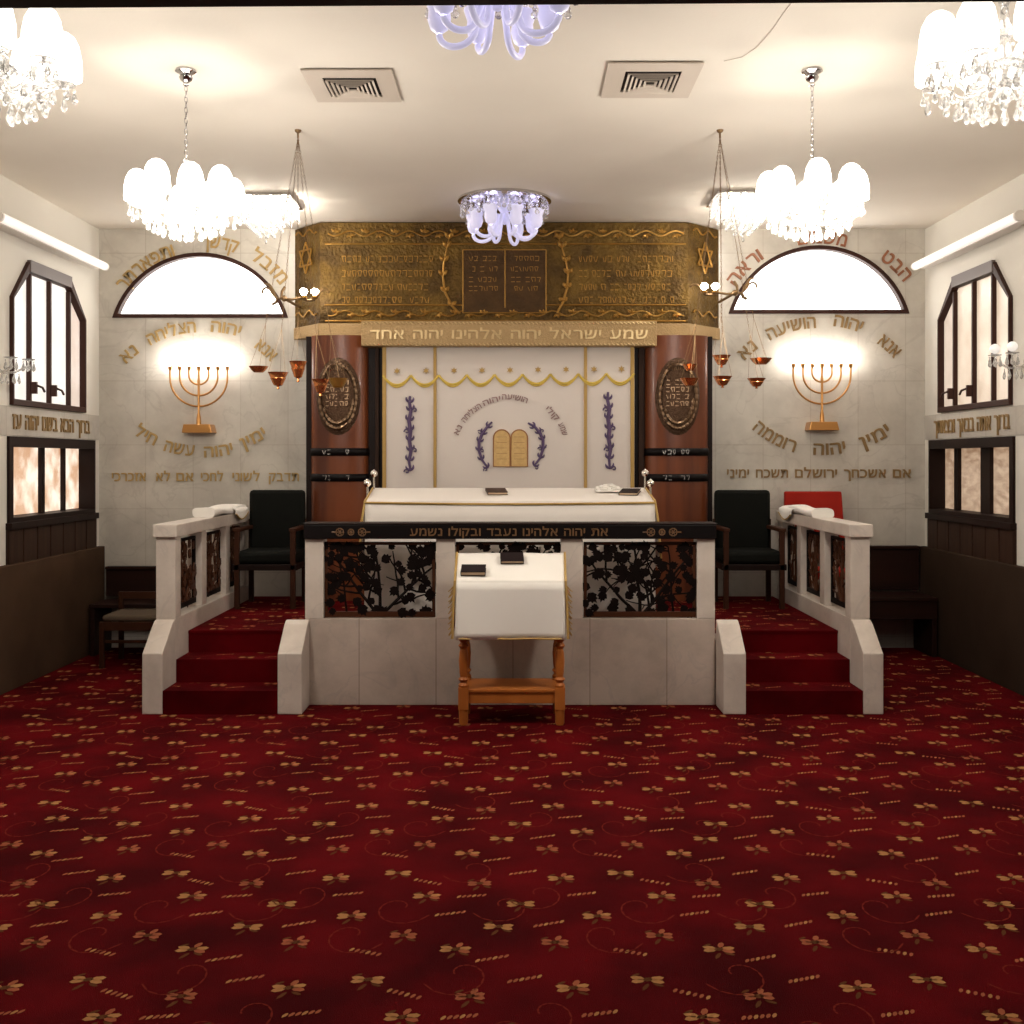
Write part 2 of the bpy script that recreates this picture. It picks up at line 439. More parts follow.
# back wall with two half-moon openings
s = D / F
def archloop(cxp, base, w, h, grow=0, n=28):
    """segment of a circle: centre px, base py, width px, height px -> wall coordinates"""
    w2 = w / 2 * s; hh = h * s; Rr = (w2 * w2 + hh * hh) / (2 * hh); cx = (cxp - CX) * s; zb = H - (base - CY) * s
    cz = zb + hh - Rr; a = math.degrees(math.asin(w2 / Rr)); Rg = Rr - grow
    zb2 = zb + grow; a2 = math.degrees(math.acos((zb2 - cz) / Rg))
    return [(cx + Rg * math.sin(R_(t)), cz + Rg * math.cos(R_(t))) for t in [lerp(a2, -a2, k / n) for k in range(n + 1)]]
ARCH = [(200.5, 316.5, 172, 62.5), (818.7, 312.3, 177, 65.5)]
loops = [[(XL - .3, -.1), (XR + .3, -.1), (XR + .3, ZC + .1), (XL - .3, ZC + .1)]] + [archloop(*a) for a in ARCH]
mb = MB().poly(loops, lambda a, b, w: (a, D + w, b), .2)
struct(mb.build('wall_back', 'wall_marble', smooth=0), 'back wall clad in pale veined marble slabs with gold lettering', 'wall')
for k, a in enumerate(ARCH):
    t = thing('window_%d' % (k + 1), ((a[0] - CX) * s, D, H - (a[1] - CY) * s), '', 'window', kind='structure')
    tag(t, ['bright half-moon window above the seven-branched lamp nearer the left corner', 'bright half-moon window above the seven-branched lamp nearer the right corner'][k])
    o0 = t.location
    mb = MB().poly([[(x - o0.x, z - o0.z) for x, z in archloop(*a, grow=-.012)], [(x - o0.x, z - o0.z) for x, z in archloop(*a, grow=.022)]], lambda x, z, w: (x, -.015 + w, z), .13)
    mb.build('frame', 'frame_wood', t, smooth=20)
    mb = MB().poly([[(x - o0.x, z - o0.z) for x, z in archloop(*a, grow=.01)]], lambda x, z, w: (x, .06 + w, z), .02)
    mb.build('pane', 'pane_arch', t, smooth=0)

# side walls: upper octagon-topped window and lower sliding window
def side_wall(side):
    X = XL if side == 'left' else XR
    sg = -1 if side == 'left' else 1
    YA, YB = 7.86, 9.20
    oc = [(YA, 2.06), (YB, 2.06), (YB, 2.85), (8.89, 3.15), (8.13, 3.15), (YA, 2.85)]
    lo = [(7.82, 1.18), (9.42, 1.18), (9.42, 1.83), (7.82, 1.83)]
    mb = MB().poly([[(1.9, -.1), (D + .05, -.1), (D + .05, ZC + .1), (1.9, ZC + .1)], oc, lo], lambda a, b, w: (X + sg * w, a, b), .24)
    struct(mb.build('wall_' + side, 'plaster', smooth=0), 'pale plaster %s with a tall and a low window' % ('wall on the left side' if side == 'left' else 'wall on the right side'), 'wall')
    # upper window
    n = 3 if side == 'left' else 4
    t = thing('window_%d' % n, (X, 8.53, 2.06), 'tall brown window with clipped upper corners in the %s wall' % side, 'window', kind='structure')
    L = lambda lp: [(a - 8.53, b - 2.06) for a, b in lp]
    ins = [(YA + .022, 2.06 + .045), (YB - .022, 2.06 + .045), (YB - .022, 2.84), (8.88, 3.075), (8.14, 3.075), (YA + .022, 2.84)]
    MB().poly([L(oc), L(ins)], lambda a, b, w: (sg * (-.03 + w), a, b), .09).build('frame', 'frame_wood', t, smooth=0, bevel=.004)
    MB().poly([L([(8.13, 3.075), (8.89, 3.075), (8.89, 3.165), (8.13, 3.165)])], lambda a, b, w: (sg * (-.036 + w), a, b), .03).build('header', 'frame_grey', t, smooth=0, bevel=.004)
    yy = [YA + .02, 8.19, 8.54, 8.91, YB - .02]
    def top(y): return 3.07 if 8.14 <= y <= 8.88 else (lerp(2.84, 3.07, (y - YA - .03) / .24) if y < 8.14 else lerp(3.07, 2.84, (y - 8.88) / .29))
    for k in range(4):
        a, b = yy[k], yy[k + 1]
        pts = [(a, 2.09), (b, 2.09), (b, top(b))] + [(q, 3.07) for q in (8.88, 8.14) if a < q < b] + [(a, top(a))]
        MB().poly([L(pts)], lambda a, b, w: (sg * (.022 + w), a, b), .012).build('pane', ('pane_%s' % side) + ('_dim' if k == 3 else ''), t, smooth=0)
    for k, y in enumerate(yy[1:4]):
        m_ = MB().box(*sorted((sg * -.012, sg * .035)), y - .014 - 8.53, y + .014 - 8.53, .03, top(y) - 2.06)
        m_ = m_.build('mullion', 'frame_wood', t, smooth=0, bevel=.004)
        if k in ((0, 1) if side == 'left' else (1, 2)):
            h = MB().box(*sorted((sg * -.055, sg * -.015)), y - .012 - 8.53, y + .012 - 8.53, .10, .19)
            h.tube([(sg * -.05, y - 8.53, .165), (sg * -.075, y - 8.53 + .05, .15), (sg * -.075, y - 8.53 + .085, .12)], .009)
            h.build('window_handle', 'frame_wood', m_, smooth=30)
    # lower window
    n += 2
    t = thing('window_%d' % n, (X, 8.62, 1.18), 'low dark-framed sliding window of frosted glass in the %s wall' % side, 'window', kind='structure')
    L = lambda lp: [(a - 8.62, b - 1.18) for a, b in lp]
    MB().poly([L(lo), L([(7.88, 1.235), (9.40, 1.235), (9.40, 1.755), (7.88, 1.755)])], lambda a, b, w: (sg * (-.02 + w), a, b), .17).build('frame', 'dark_wood', t, smooth=0)
    pl = [(8.12, 8.60), (8.66, 9.02), (9.06, 9.44)] if side == 'left' else [(8.07, 8.45), (8.62, 9.06), (9.14, 9.44)]
    for a, b in pl:
        MB().box(*sorted((sg * .12, sg * .135)), a - 8.62 - .02, b - 8.62 + .02, .06, .58).build('pane', 'pane_low_' + side, t, smooth=0)
    edges = [7.84] + [q for ab in pl for q in ab] + [9.42]
    for a, b in zip(edges[0::2], edges[1::2]):
        if b - a > .005:
            MB().box(*sorted((sg * .09, sg * .15)), a - 8.62, b - 8.62, .05, .59).build('mullion', 'dark_wood', t, smooth=0)
    MB().box(*sorted((sg * -.045, sg * .1)), -.82, .82, -.03, .02).build('sill', 'dark_wood', t, smooth=0, bevel=.004)
    # marble band, panelling, wainscot
    k0 = 1 if side == 'left' else 4
    struct(MB().box(*sorted((X, X - sg * .006)), 1.9, D, 1.835, 2.05).build('trim_%d' % k0, 'side_marble', smooth=0, bevel=.003),
           'narrow marble band with lettering between the two windows of the %s wall' % side, 'wall band')
    mb = MB().box(*sorted((X, X - sg * .012)), 7.80, 9.44, .88, 1.15)
    for q in range(7):
        y = 7.80 + q * .235
        mb.box(*sorted((X - sg * .01, X - sg * .024)), y + .008, y + .227, .88, 1.148)
    struct(mb.build('trim_%d' % (k0 + 1), 'panelling', smooth=0, bevel=.003), 'dark brown board panelling under the low window of the %s wall' % side, 'panelling')
    mb = MB().box(*sorted((X, X - sg * .06)), 1.9, D - .02, 0, .90)
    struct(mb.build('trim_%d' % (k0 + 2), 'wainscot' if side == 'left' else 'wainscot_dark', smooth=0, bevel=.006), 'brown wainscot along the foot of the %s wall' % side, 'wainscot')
side_wall('left'); side_wall('right')

# beam across the hall in front of the camera side and the wall it carries
mb = MB().box(XL - .3, XR + .3, 1.86, 2.02, 2.503, ZC + .15)
o = mb.build('trim_7', 'dark_wood', smooth=0); o.rotation_euler = (0, R_(-.38), 0)
struct(o, 'dark wooden beam crossing the hall along the top edge', 'beam')

# ------------------------------------------------------------------ platform, steps, balustrades
ZP = .46
mb = MB().box(-1.552, 1.497, 7.32, 9.5, 0, ZP - .02)
mb.box(-2.43, -1.552, 7.60, 9.5, 0, ZP - .02); mb.box(1.497, 2.392, 7.60, 9.5, 0, ZP - .02)
o = mb.build('platform', 'marble', smooth=0)
struct(o, 'raised platform of pale marble standing before the ark', 'platform')
mb = MB(); mb.box(-2.30, 2.26, 7.58, 9.5, ZP - .02, ZP); mb.box(-1.40, 1.35, 7.42, 7.58, ZP - .02, ZP)
carpet_pattern(mb, -2.28, 2.24, 7.6, 9.4, ZP + .0008)
o = mb.build('platform_carpet', CARPET, smooth=0)
tag(o, 'red flowered carpet laid over the top of the raised platform', 'carpet', kind='structure')

FX0, FX1 = -1.426, 1.345
# marble parapet at the front: low wall plus posts
t = thing('marble_parapet', ((FX0 + FX1) / 2, 7.37, 0), 'pale marble parapet with four posts across the front of the platform', 'parapet')
ox = t.location.x
MB().box(FX0 - ox, FX1 - ox, -.07, .07, 0, .585).build('low_wall', 'marble', t, smooth=0, bevel=.004)
xs_posts = [(305, 323.5), (436, 455), (561, 583), (697, 715)]
for a, b in xs_posts:
    MB().box((a - CX) * 7.3 / F - ox, (b - CX) * 7.3 / F - ox, -.07, .07, .585, 1.125).build('post', 'marble_plain', t, smooth=0, bevel=.004)
# black lettered rail
t = thing('lettered_rail', (ox, 7.37, 1.125), 'black rail with gold Hebrew lettering on top of the marble parapet', 'rail')
MB().box(FX0 - .004 - ox, FX1 + .004 - ox, -.10, .09, 0, .096).build('rail_board', 'black', t, smooth=0, bevel=.006)
MB().box(FX0 - .008 - ox, FX1 + .008 - ox, -.105, .095, .096, .107).build('rail_top', 'dark_wood', t, smooth=0, bevel=.004)
word_parts('את יהוה אלהינו נעבד ובקולו נשמע', Vector(((509 - CX) * 7.27 / F - ox, -.102, .046)), VX, VZ, -VY, .048, 198 * 7.27 / F, .006, 'rail_letters', t)
for px in (351, 662):
    mb = MB(); c = Vector(((px - CX) * 7.27 / F - ox, -.102, .046))
    for dx in (-.075, 0, .075):
        rr = .026 if dx else .02
        mb.tube([c + Vector((dx + rr * math.cos(q * PI / 5), 0, rr * math.sin(q * PI / 5))) for q in range(10)], .004, 5, True)
        for q in range(6):
            a = q * PI / 3
            mb.tube([c + Vector((dx, 0, 0)), c + Vector((dx + rr * .8 * math.cos(a), 0, rr * .8 * math.sin(a)))], .0035, 5)
    for dx in (-.13, .13):
        mb.tube([c + Vector((dx, 0, 0)), c + Vector((dx * .78, 0, 0))], .005, 5)
    mb.build('rosette_ornament', 'rail_letters', t, smooth=0)

# wrought tree panels
def tree_panel(t, w, h, seed, dense=1.0, flip=1, part_mats=('iron_brown', 'iron', 'iron')):
    """openwork screen in local XZ, centred on x, bottom at z=0"""
    rnd = random.Random(seed)
    mb = MB(); fw = .021
    mb.box(-w / 2, w / 2, -.016, .012, 0, fw * 1.8); mb.box(-w / 2, w / 2, -.012, .012, h - fw, h)
    mb.box(-w / 2, -w / 2 + fw, -.012, .012, 0, h); mb.box(w / 2 - fw, w / 2, -.012, .012, 0, h)
    mb.build('screen_frame', part_mats[0], t, smooth=0, bevel=.002)
    br = MB(); lf = MB(); LV = []
    def leaf(x, z, a, sz):
        x = max(-w / 2 - .008, min(w / 2 + .008, x)); z = max(.03, min(h - .03, z))
        pts = [(-.5, 0), (-.25, .36), (.1, .48), (.16, .30), (.38, .30), (.34, .12), (.62, 0), (.34, -.12), (.38, -.30), (.16, -.30), (.1, -.48), (-.25, -.36)]
        c, s_ = math.cos(a), math.sin(a)
        q = [(x + (u * c - v * s_) * sz, z + (u * s_ + v * c) * sz) for u, v in pts]
        LV.append(q)
    def branch(x, z, a, l, r, lvl):
        pts = [(x, 0, z)]; n = max(3, int(l / .03))
        for k in range(n):
            a += rnd.uniform(-.28, .28) * (1 if lvl else .3)
            x += math.cos(a) * l / n; z += math.sin(a) * l / n
            if abs(x) > w / 2 or z > h or z < 0.03: break
            pts.append((x, 0, z))
            if lvl < 2 and k >= 1 and rnd.random() < (.42 if lvl == 0 else .2) * dense:
                branch(x, z, a + rnd.choice((-1, 1)) * rnd.uniform(.6, 1.25), l * rnd.uniform(.45, .75), r * .7, lvl + 1)
            if lvl >= 1 and rnd.random() < .62 * dense:
                leaf(x + rnd.uniform(-.03, .03), z + rnd.uniform(-.03, .03), rnd.uniform(0, 6.3), rnd.uniform(.055, .082))
        if len(pts) > 1:
            m_ = len(pts); br.tube(pts, [lerp(r, r * .55, q / (m_ - 1)) for q in range(m_)], 6)
            leaf(pts[-1][0], pts[-1][2], a, rnd.uniform(.05, .07))
    for x0, a in ((0, PI / 2), (.02, PI / 2 - .75), (-.02, PI / 2 + .75)):
        branch(x0, .02, a, h * .95, .0125, 0)
    if w > h * 1.05:
        branch(-w * .3 * flip, .02, PI / 2 + .1, h * .9, .009, 0)
    for k in range(int(9 * w * h / .27)):
        leaf(rnd.choice((-1, 1)) * w / 2 * rnd.uniform(.75, 1.0), rnd.uniform(.03, h), rnd.uniform(0, 6.3), rnd.uniform(.05, .075))
    edge_n = len(LV) - int(9 * w * h / .27); keep = LV[edge_n:]; inner = LV[:edge_n]; rnd.shuffle(inner)
    LV.clear(); nx = max(3, int(w / .085)); nz = 6
    for i in range(nx):
        for j in range(nz):
            if rnd.random() < .9: leaf((i + .5 + rnd.uniform(-.42, .42)) * w / nx - w / 2, (j + .5 + rnd.uniform(-.42, .42)) * h / nz, rnd.uniform(0, 6.3), rnd.uniform(.05, .085))
    for q in keep + LV + inner[:int(42 * w * h / .38)]:
        dy = rnd.uniform(-.006, .006); lf.poly([q], lambda u, v, k: (u, -.012 + dy + k, v), .006)
    br.build('branches', part_mats[1], t, smooth=40)
    lf.build('leaves', part_mats[2], t, smooth=0)
PAN = [(323.5, 436), (455, 561), (583, 697)]
plab = ['wide dark openwork tree screen under the rail, between the two leftmost parapet posts',
        'dark openwork tree screen in the middle of the parapet, behind the reading desk',
        'wide dark openwork tree screen under the rail, between the two rightmost parapet posts']
for k, (a, b) in enumerate(PAN):
    x0, x1 = (a - CX) * 7.33 / F, (b - CX) * 7.33 / F
    t = thing('tree_screen', ((x0 + x1) / 2, 7.345, .590), plab[k], 'metal screen', 'tree screens in the front parapet')
    tree_panel(t, x1 - x0 - .012, .51, 11 + k, 1.0, (1, -1, -1)[k])

# sloping cheek blocks + steps
def cheek(name, x0, x1, label):
    prof = [(7.03, 0), (7.03, .396), (7.235, .555), (7.265, .575), (7.30, .58), (7.30, 0)]
    mb = MB().poly([prof], lambda a, b, w: (x0 + w, a, b), x1 - x0)
    return mb
def steps(side):
    xa, xb = (-2.30, -1.552) if side == 'left' else (1.497, 2.259)
    cx = (xa + xb) / 2
    t = thing('carpeted_steps', (cx, 7.03, 0), 'flight of three red carpeted steps on the %s side of the platform' % side, 'steps', 'carpeted steps up to the platform', kind=None)
    for k in range(3):
        mb = MB().box(xa - cx, xb - cx, .278 * k + .0, .60 if k < 2 else .565, .1535 * k, .1535 * (k + 1) - (.0 if k < 2 else .002))
        q = MB(); carpet_pattern(q, xa, xb, 7.03 + .278 * k + .01, 7.03 + .278 * (k + 1), 0)
        base = len(mb.v); mb.v += [(a - cx, b - 7.03, .1535 * (k + 1) + .0006 - (.0 if k < 2 else .002)) for a, b, c in q.v]
        mb.f += [tuple(i + base for i in f) for f in q.f]; mb.m += q.m
        mb.build('step', CARPET, t, smooth=0)
    lx = (-2.434, -2.302) if side == 'left' else (2.261, 2.392)
    for (a, b), cl in ((lx, 'outer'), ((-1.552, -1.395) if side == 'left' else (1.350, 1.497), 'inner')):
        prof = [(0, 0), (0, .396), (.205, .557), (.245, .577), (.27, .58), (.268, 0)]
        m_ = MB().poly([prof], lambda y, z, w: (a - cx + w, y, z), b - a)
        m_.build('cheek_block', 'marble_plain', t, smooth=0, bevel=.006)
    return t
steps('left'); steps('right')

def balustrade(side):
    x0, x1 = (-2.434, -2.302) if side == 'left' else (2.261, 2.392)
    cx = (x0 + x1) / 2; hw = (x1 - x0) / 2
    t = thing('side_balustrade', (cx, 7.32, 0), 'white marble balustrade with openwork screens along the %s edge of the platform' % side, 'balustrade', 'side balustrades of the platform')
    MB().box(-hw, hw, -.02, 2.02, 0, .585).build('curb', 'marble_plain', t, smooth=0, bevel=.004)
    ys = [0, .66, 1.32, 1.92]
    for k, y in enumerate(ys):
        MB().box(-hw * (1 if k == 0 else .82), hw * (1 if k == 0 else .82), y - .02, y + .10, .585, 1.135).build('post', 'marble_plain', t, smooth=0, bevel=.004)
    MB().box(-hw - .015, hw + .015, -.045, 2.02, 1.135, 1.222).build('cap', 'marble_plain', t, smooth=0, bevel=.006)
    return t, cx, ys
for side in ('left', 'right'):
    t, cx, ys = balustrade(side)
    for k in range(3):
        a, b = ys[k] + .10, ys[k + 1] - .02
        lb = ('dark bronze openwork screen in the %s balustrade, ' % side) + ['beside its front post', 'second back from its front post', 'beside the back wall'][k]
        q = thing('tree_screen', (cx, 7.32 + (a + b) / 2, .612), lb, 'metal screen', 'tree screens in the side balustrades', rz=PI / 2)
        tree_panel(q, b - a - .03, .49, 40 + k + (10 if side == 'right' else 0), .9, 1, ('iron', 'iron_brown', 'iron_brown'))

# folded prayer shawls on the balustrade caps
def shawl(name, loc, l, w, h, label, drape):
    t = thing(name, loc, label, 'cloth', 'folded white cloths on the balustrades')
    def surf(hh, bulge):
        def fn(u, v):
            a = 2 * PI * u; ex = .55
            cu = math.copysign(abs(math.cos(a)) ** ex, math.cos(a)); su = math.copysign(abs(math.sin(a)) ** ex, math.sin(a))
            return Vector((cu * w / 2 * (1 + .03 * math.sin(7 * v * 3)), (v - .5) * l + .012 * math.sin(a * 2), hh / 2 + su * hh / 2 + .008 * math.sin(v * 9 + a)))
        return fn
    mb = MB().grid(surf(h, 0), 24, 14)
    mb.add([surf(h, 0)(k / 24, 0) for k in range(24)], [tuple(range(24))]); mb.add([surf(h, 0)(k / 24, 1) for k in range(24)], [tuple(range(24))])
    mb.build('folded_cloth', 'cloth_bright', t, smooth=60)
    sg = drape
    mb = MB()
    def fl(u, v):
        y = lerp(l * .05, l * .46, u); q = v
        return Vector((sg * (w / 2 - .01 + .035 * min(1, q * 3)), y, h * .75 - q * (.05 + .05 * math.sin(u * PI))))
    mb.grid(fl, 10, 6); mb.build('hanging_fold', 'cloth_bright', t, smooth=60, solid=.008)
    mb = MB(); mb.tube([Vector((sg * (w / 2 + .027), lerp(l * .05, l * .46, k / 10), h * .75 - (.05 + .05 * math.sin(k / 10 * PI)))) for k in range(11)], .006, 5)
    mb.build('gold_edge', 'gold_trim', t)
    return t
shawl('folded_cloth_bundle', (-2.368, 8.66, 1.224), .95, .17, .065, 'folded white cloth lying on the left marble balustrade near the dark chair', 1)
shawl('folded_cloth_bundle', (2.326, 8.66, 1.224), .95, .17, .060, 'folded white cloth lying on the right marble balustrade in front of the red seat', -1)

# ------------------------------------------------------------------ ark
AY = 9.25
axL, axR = -1.679, 1.473          # front panel
oxL, oxR = -1.972, 1.813          # where the splayed sides meet the wall
ark = thing('torah_ark', (-.1, 9.4, ZP), 'tall ark with embossed brass canopy and red-brown columns before the back wall', 'ark')
AO = Vector((-.1, 9.4, ZP))
def A(x, y, z): return Vector((x - AO.x, y - AO.y, z - AO.z))
plan = [(oxL, D + .02), (axL, AY), (axR, AY), (oxR, D + .02)]
mb = MB().poly([plan], lambda a, b, w: A(a, b, 2.80 + w), ZC - .004 - 2.80)
canopy = mb.build('brass_canopy', 'brass', ark, smooth=0, bevel=.006)
sf = AY / F
def B(px, py, out=.0): return A((px - CX) * sf, AY - out, H - (py - CY) * sf)
# embossed borders, rows, branches, stars (sub-parts of the canopy: same local frame)
mb = MB()
for row, y0 in enumerate((233.5, 313.5)):
    pts = [B(328 + 356 * k / 180, y0 + 2.6 * math.sin(k * .42 + row), .004) for k in range(181)]
    mb.tube(pts, .007, 5)
    for k in range(24):
        c = B(328 + 356 * (k * 7.48 + 3.7) / 180, y0 - 1.0 * math.sin((k * 7.48 + 3.7) * .42 + row), .004)
        q = -1 if k % 2 else 1
        for a in (20, 75, 130):
            e = Vector((math.cos(R_(a * q)) * .05, -.004, math.sin(R_(a * q)) * .035))
            mb.tube([c + e * (n_ / 5) for n_ in range(6)], [.004, .010, .013, .012, .008, .002], 5)
for y in (244, 305, 321):
    mb.tube([B(325, y, .003), B(686, y, .003)], .007, 5)
mb.build('vine_border', 'brass_hi', canopy, smooth=40)
def relief_row(mb, pa, pb, h, rnd, n_out, rad=.004):
    """a line of raised letter-like strokes, too worn to read"""
    u = (pb - pa); L_ = u.length; u.normalize(); v = VZ
    x = 0
    while x < L_ - .03:
        w = rnd.uniform(.022, .038)
        if rnd.random() < .16: x += .03; continue
        o_ = pa + u * x
        k = rnd.random()
        if k < .8: mb.tube([o_ + v * h, o_ + u * w + v * h], rad, 4)
        if k > .2: mb.tube([o_ + u * w + v * h, o_ + u * (w * rnd.uniform(.6, 1.0)) + v * 0], rad, 4)
        if k > .55: mb.tube([o_ + v * (h * .9), o_ + u * (w * .4)], rad, 4)
        if k < .35: mb.tube([o_, o_ + u * w], rad, 4)
        x += w + .014
rnd = random.Random(5)
for y in (262, 276.5, 290, 303):
    for a, b in ((342, 433), (579, 676)):
        mb = MB(); relief_row(mb, B(a, y, .003), B(b, y, .003), .05, rnd, 0); mb.build('embossed_row', 'brass_hi', canopy, smooth=0)
mb = MB().poly([[(463, 250), (546, 250), (546, 313), (463, 313)]], lambda a, b, w: B(a, b, w), .012)
tb = mb.build('tablet_panel', 'brass_dark', canopy, smooth=0, bevel=.003)
mb = MB()
for a, b in (((463, 250), (546, 250)), ((463, 313), (546, 313)), ((463, 250), (463, 313)), ((546, 250), (546, 313)), ((505, 250), (505, 308))):
    mb.tube([B(*a, .013), B(*b, .013)], .0055, 6)
for y in (261, 271.5, 282, 291):
    relief_row(mb, B(469, y, .014), B(500, y, .014), .038, rnd, 0, .003); relief_row(mb, B(511, y, .014), B(541, y, .014), .038, rnd, 0, .003)
mb.build('tablet_ridges', 'brass_hi', canopy, smooth=0)
for sgn, pts in ((1, [(460, 314), (452, 306), (445, 292), (443, 276), (444, 262), (447, 248), (449, 239)]), (-1, [(557, 313), (563, 302), (567, 288), (568, 274), (566, 262), (562, 248), (559, 239)])):
    mb = MB(); P3 = [B(a, b, .01) for a, b in pts]
    mb.tube(P3, [.012, .012, .011, .010, .009, .007, .004], 8)
    for i in range(1, 7):
        for q in (-1, 1):
            c = P3[i]; d = Vector((q * .036, -.004, .036 + .004 * i)); n_ = 7
            mb.tube([c + d * (k / n_) for k in range(n_ + 1)], [.003 + .017 * math.sin(PI * k / n_) for k in range(n_ + 1)], 6)
    mb.build('palm_branch', 'brass_hi', canopy, smooth=40)
for sx, (pa, pb) in ((-1, ((oxL, D), (axL, AY))), (1, ((axR, AY), (oxR, D)))):
    a = Vector((pa[0], pa[1], 0)); b = Vector((pb[0], pb[1], 0)); u = (b - a).normalized(); n = Vector((u.y, -u.x, 0))
    mid = (a + b) / 2; c = A(mid.x, mid.y, H - (258 - CY) * 9.4 / F) + n * .006
    mb = MB()
    for f in (1, -1):
        tri = [c + (u * math.sin(q * 2 * PI / 3) * .8 + VZ * (f * math.cos(q * 2 * PI / 3))) * .135 for q in range(3)]
        for q in range(3): mb.tube([tri[q], tri[(q + 1) % 3]], .009, 6)
    mb.build('star_emblem', 'brass_hi', canopy, smooth=0)
    mb = MB()
    for zp in (233, 314):
        c = A(mid.x, mid.y, H - (zp - CY) * 9.4 / F) + n * .004
        mb.tube([c + u * (.16 * (k / 12 - .5) * 2) + VZ * (.025 * math.sin(k)) for k in range(13)], .008, 5)
    mb.build('vine_border', 'brass_hi', canopy, smooth=40)
# cornice: long front piece and two set-back ends
cz0, cz1 = H - (346 - CY) * 9.1 / F, 2.83
c_ = MB().box((361 - CX) * 9.1 / F - AO.x, (657 - CX) * 9.1 / F - AO.x, 9.10 - AO.y, 9.35 - AO.y, cz0 - ZP, cz1 - ZP).build('cornice', 'cornice', ark, smooth=0, bevel=.006)
lz = (cz0 + cz1) / 2 - ZP - .008
word_parts('שמע ישראל יהוה אלהינו יהוה אחד', Vector(((509 - CX) * 9.09 / F - AO.x, 9.097 - AO.y, lz)), VX, VZ, -VY, .072, 278 * 9.09 / F, .014, 'cornice_hi', c_)
mb = MB()
for z in (cz0 + .015, cz1 - .018):
    k = 0
    while True:
        x = (363 - CX) * 9.1 / F + k * .034
        if x > (655 - CX) * 9.1 / F: break
        mb.tube([Vector((x - AO.x - .010, 9.096 - AO.y, z - ZP + .009)), Vector((x - AO.x + .010, 9.096 - AO.y, z - ZP - .009))], .006, 5); k += 1
mb.build('rope_edge', 'cornice_hi', c_, smooth=30)
p2 = [(oxL - .01, D + .02), (axL - .01, AY - .03), (axR + .01, AY - .03), (oxR + .01, D + .02)]
MB().poly([p2], lambda a, b, w: A(a, b, 2.72 + w), .105).build('cornice_back', 'cornice', ark, smooth=0, bevel=.006)
# columns
sc_ = 9.25 / F
for px0, px1, flip in ((311, 368, 1), (645, 708, -1)):
    xc = ((px0 + px1) / 2 - CX) * sc_; rx = (px1 - px0) / 2 * sc_
    seg = 24
    pts = [(-rx, .25)] + [(-rx * math.cos(PI * k / seg), -.11 * math.sin(PI * k / seg) ** .8) for k in range(seg + 1)] + [(rx, .25)]
    o_ = A(xc, 9.28, ZP)
    col = MB().poly([[(o_.x + a, o_.y + b) for a, b in pts]], lambda a, b, w: Vector((a, b, w)), 2.72 - ZP).build('column', 'red_wood', ark, smooth=40)
    # oval bronze medallion with ridges
    zc = H - (397 - CY) * sc_ - ZP
    yf = 9.28 - .11 - AO.y
    def surf(u, v, out): # follow the column's curve
        xx = u / rx; xx = max(-.98, min(.98, xx))
        return Vector((o_.x + u, o_.y - .11 * (1 - xx * xx) ** .4 - out, zc + v))
    mb = MB()
    mb.grid(lambda u, v: surf(.19 * v * math.cos(2 * PI * u), .33 * v * math.sin(2 * PI * u), .022 - .021 * v ** 6), 32, 8)
    md = mb.build('medallion', 'bronze_rel', col, smooth=60)
    mb = MB()
    rr = random.Random(9)
    for q in range(30):
        a = q * 2 * PI / 30
        for kk in (.88, .74) if 195 < math.degrees(a) < 345 else (.88,):
            mb.tube([surf(.175 * kk * math.cos(a + .12 * k), .31 * kk * math.sin(a + .12 * k), .02 + .012 * math.sin(PI * k / 3)) for k in range(4)], [.004, .017, .015, .004], 5)
    for z in (.10, .04, -.02, -.08):
        relief_row(mb, surf(-.10, z, .027), surf(.11, z, .027), .036, rr, 0, .005)
    for k in range(7):
        mb.tube([surf((k - 3) * .014, .22, .02), surf((k - 3) * .03, .30 - .012 * abs(k - 3), .02)], .006, 5)
    mb.build('medallion_ridges', 'bronze_hi', md, smooth=40)
    for zp in (452, 477.5):
        zb = H - (zp - CY) * sc_ - ZP
        mb = MB(); hh = .032
        mb.grid(lambda u, v: Vector((o_.x - (rx * 1.01) * math.cos(PI * u), o_.y - .118 * math.sin(PI * u) ** .8, zb + (v - .5) * 2 * hh)), 24, 1)
        bd = mb.build('band', 'black', col, smooth=60, solid=.012)
        mb = MB(); relief_row(mb, surf(-.13, zb - zc - .018, .021), surf(.13, zb - zc - .018, .021), .034, rr, 0, .005)
        mb.build('worn_lettering', 'silver', bd, smooth=0)
# dark door frame and strips beside the columns
mb = MB()
for a, b in ((305.5, 311), (366, 385), (635, 646), (707, 713)):
    mb.box((a - CX) * sc_ - AO.x, (b - CX) * sc_ - AO.x, 9.28 - AO.y, 9.5 - AO.y, 0, 2.72 - ZP)
mb.box((305.5 - CX) * sc_ - AO.x, (713 - CX) * sc_ - AO.x, 9.44 - AO.y, 9.53 - AO.y, 0, 2.72 - ZP)
mb.build('dark_frame', 'dark_wood', ark, smooth=0)
for a, b in ((375, 379), (638.5, 644)):
    MB().box((a - CX) * sc_ - AO.x, (b - CX) * sc_ - AO.x, 9.255 - AO.y, 9.29 - AO.y, 0, 2.64 - ZP).build('frame_strip', 'panelling', ark, smooth=0, bevel=.004)

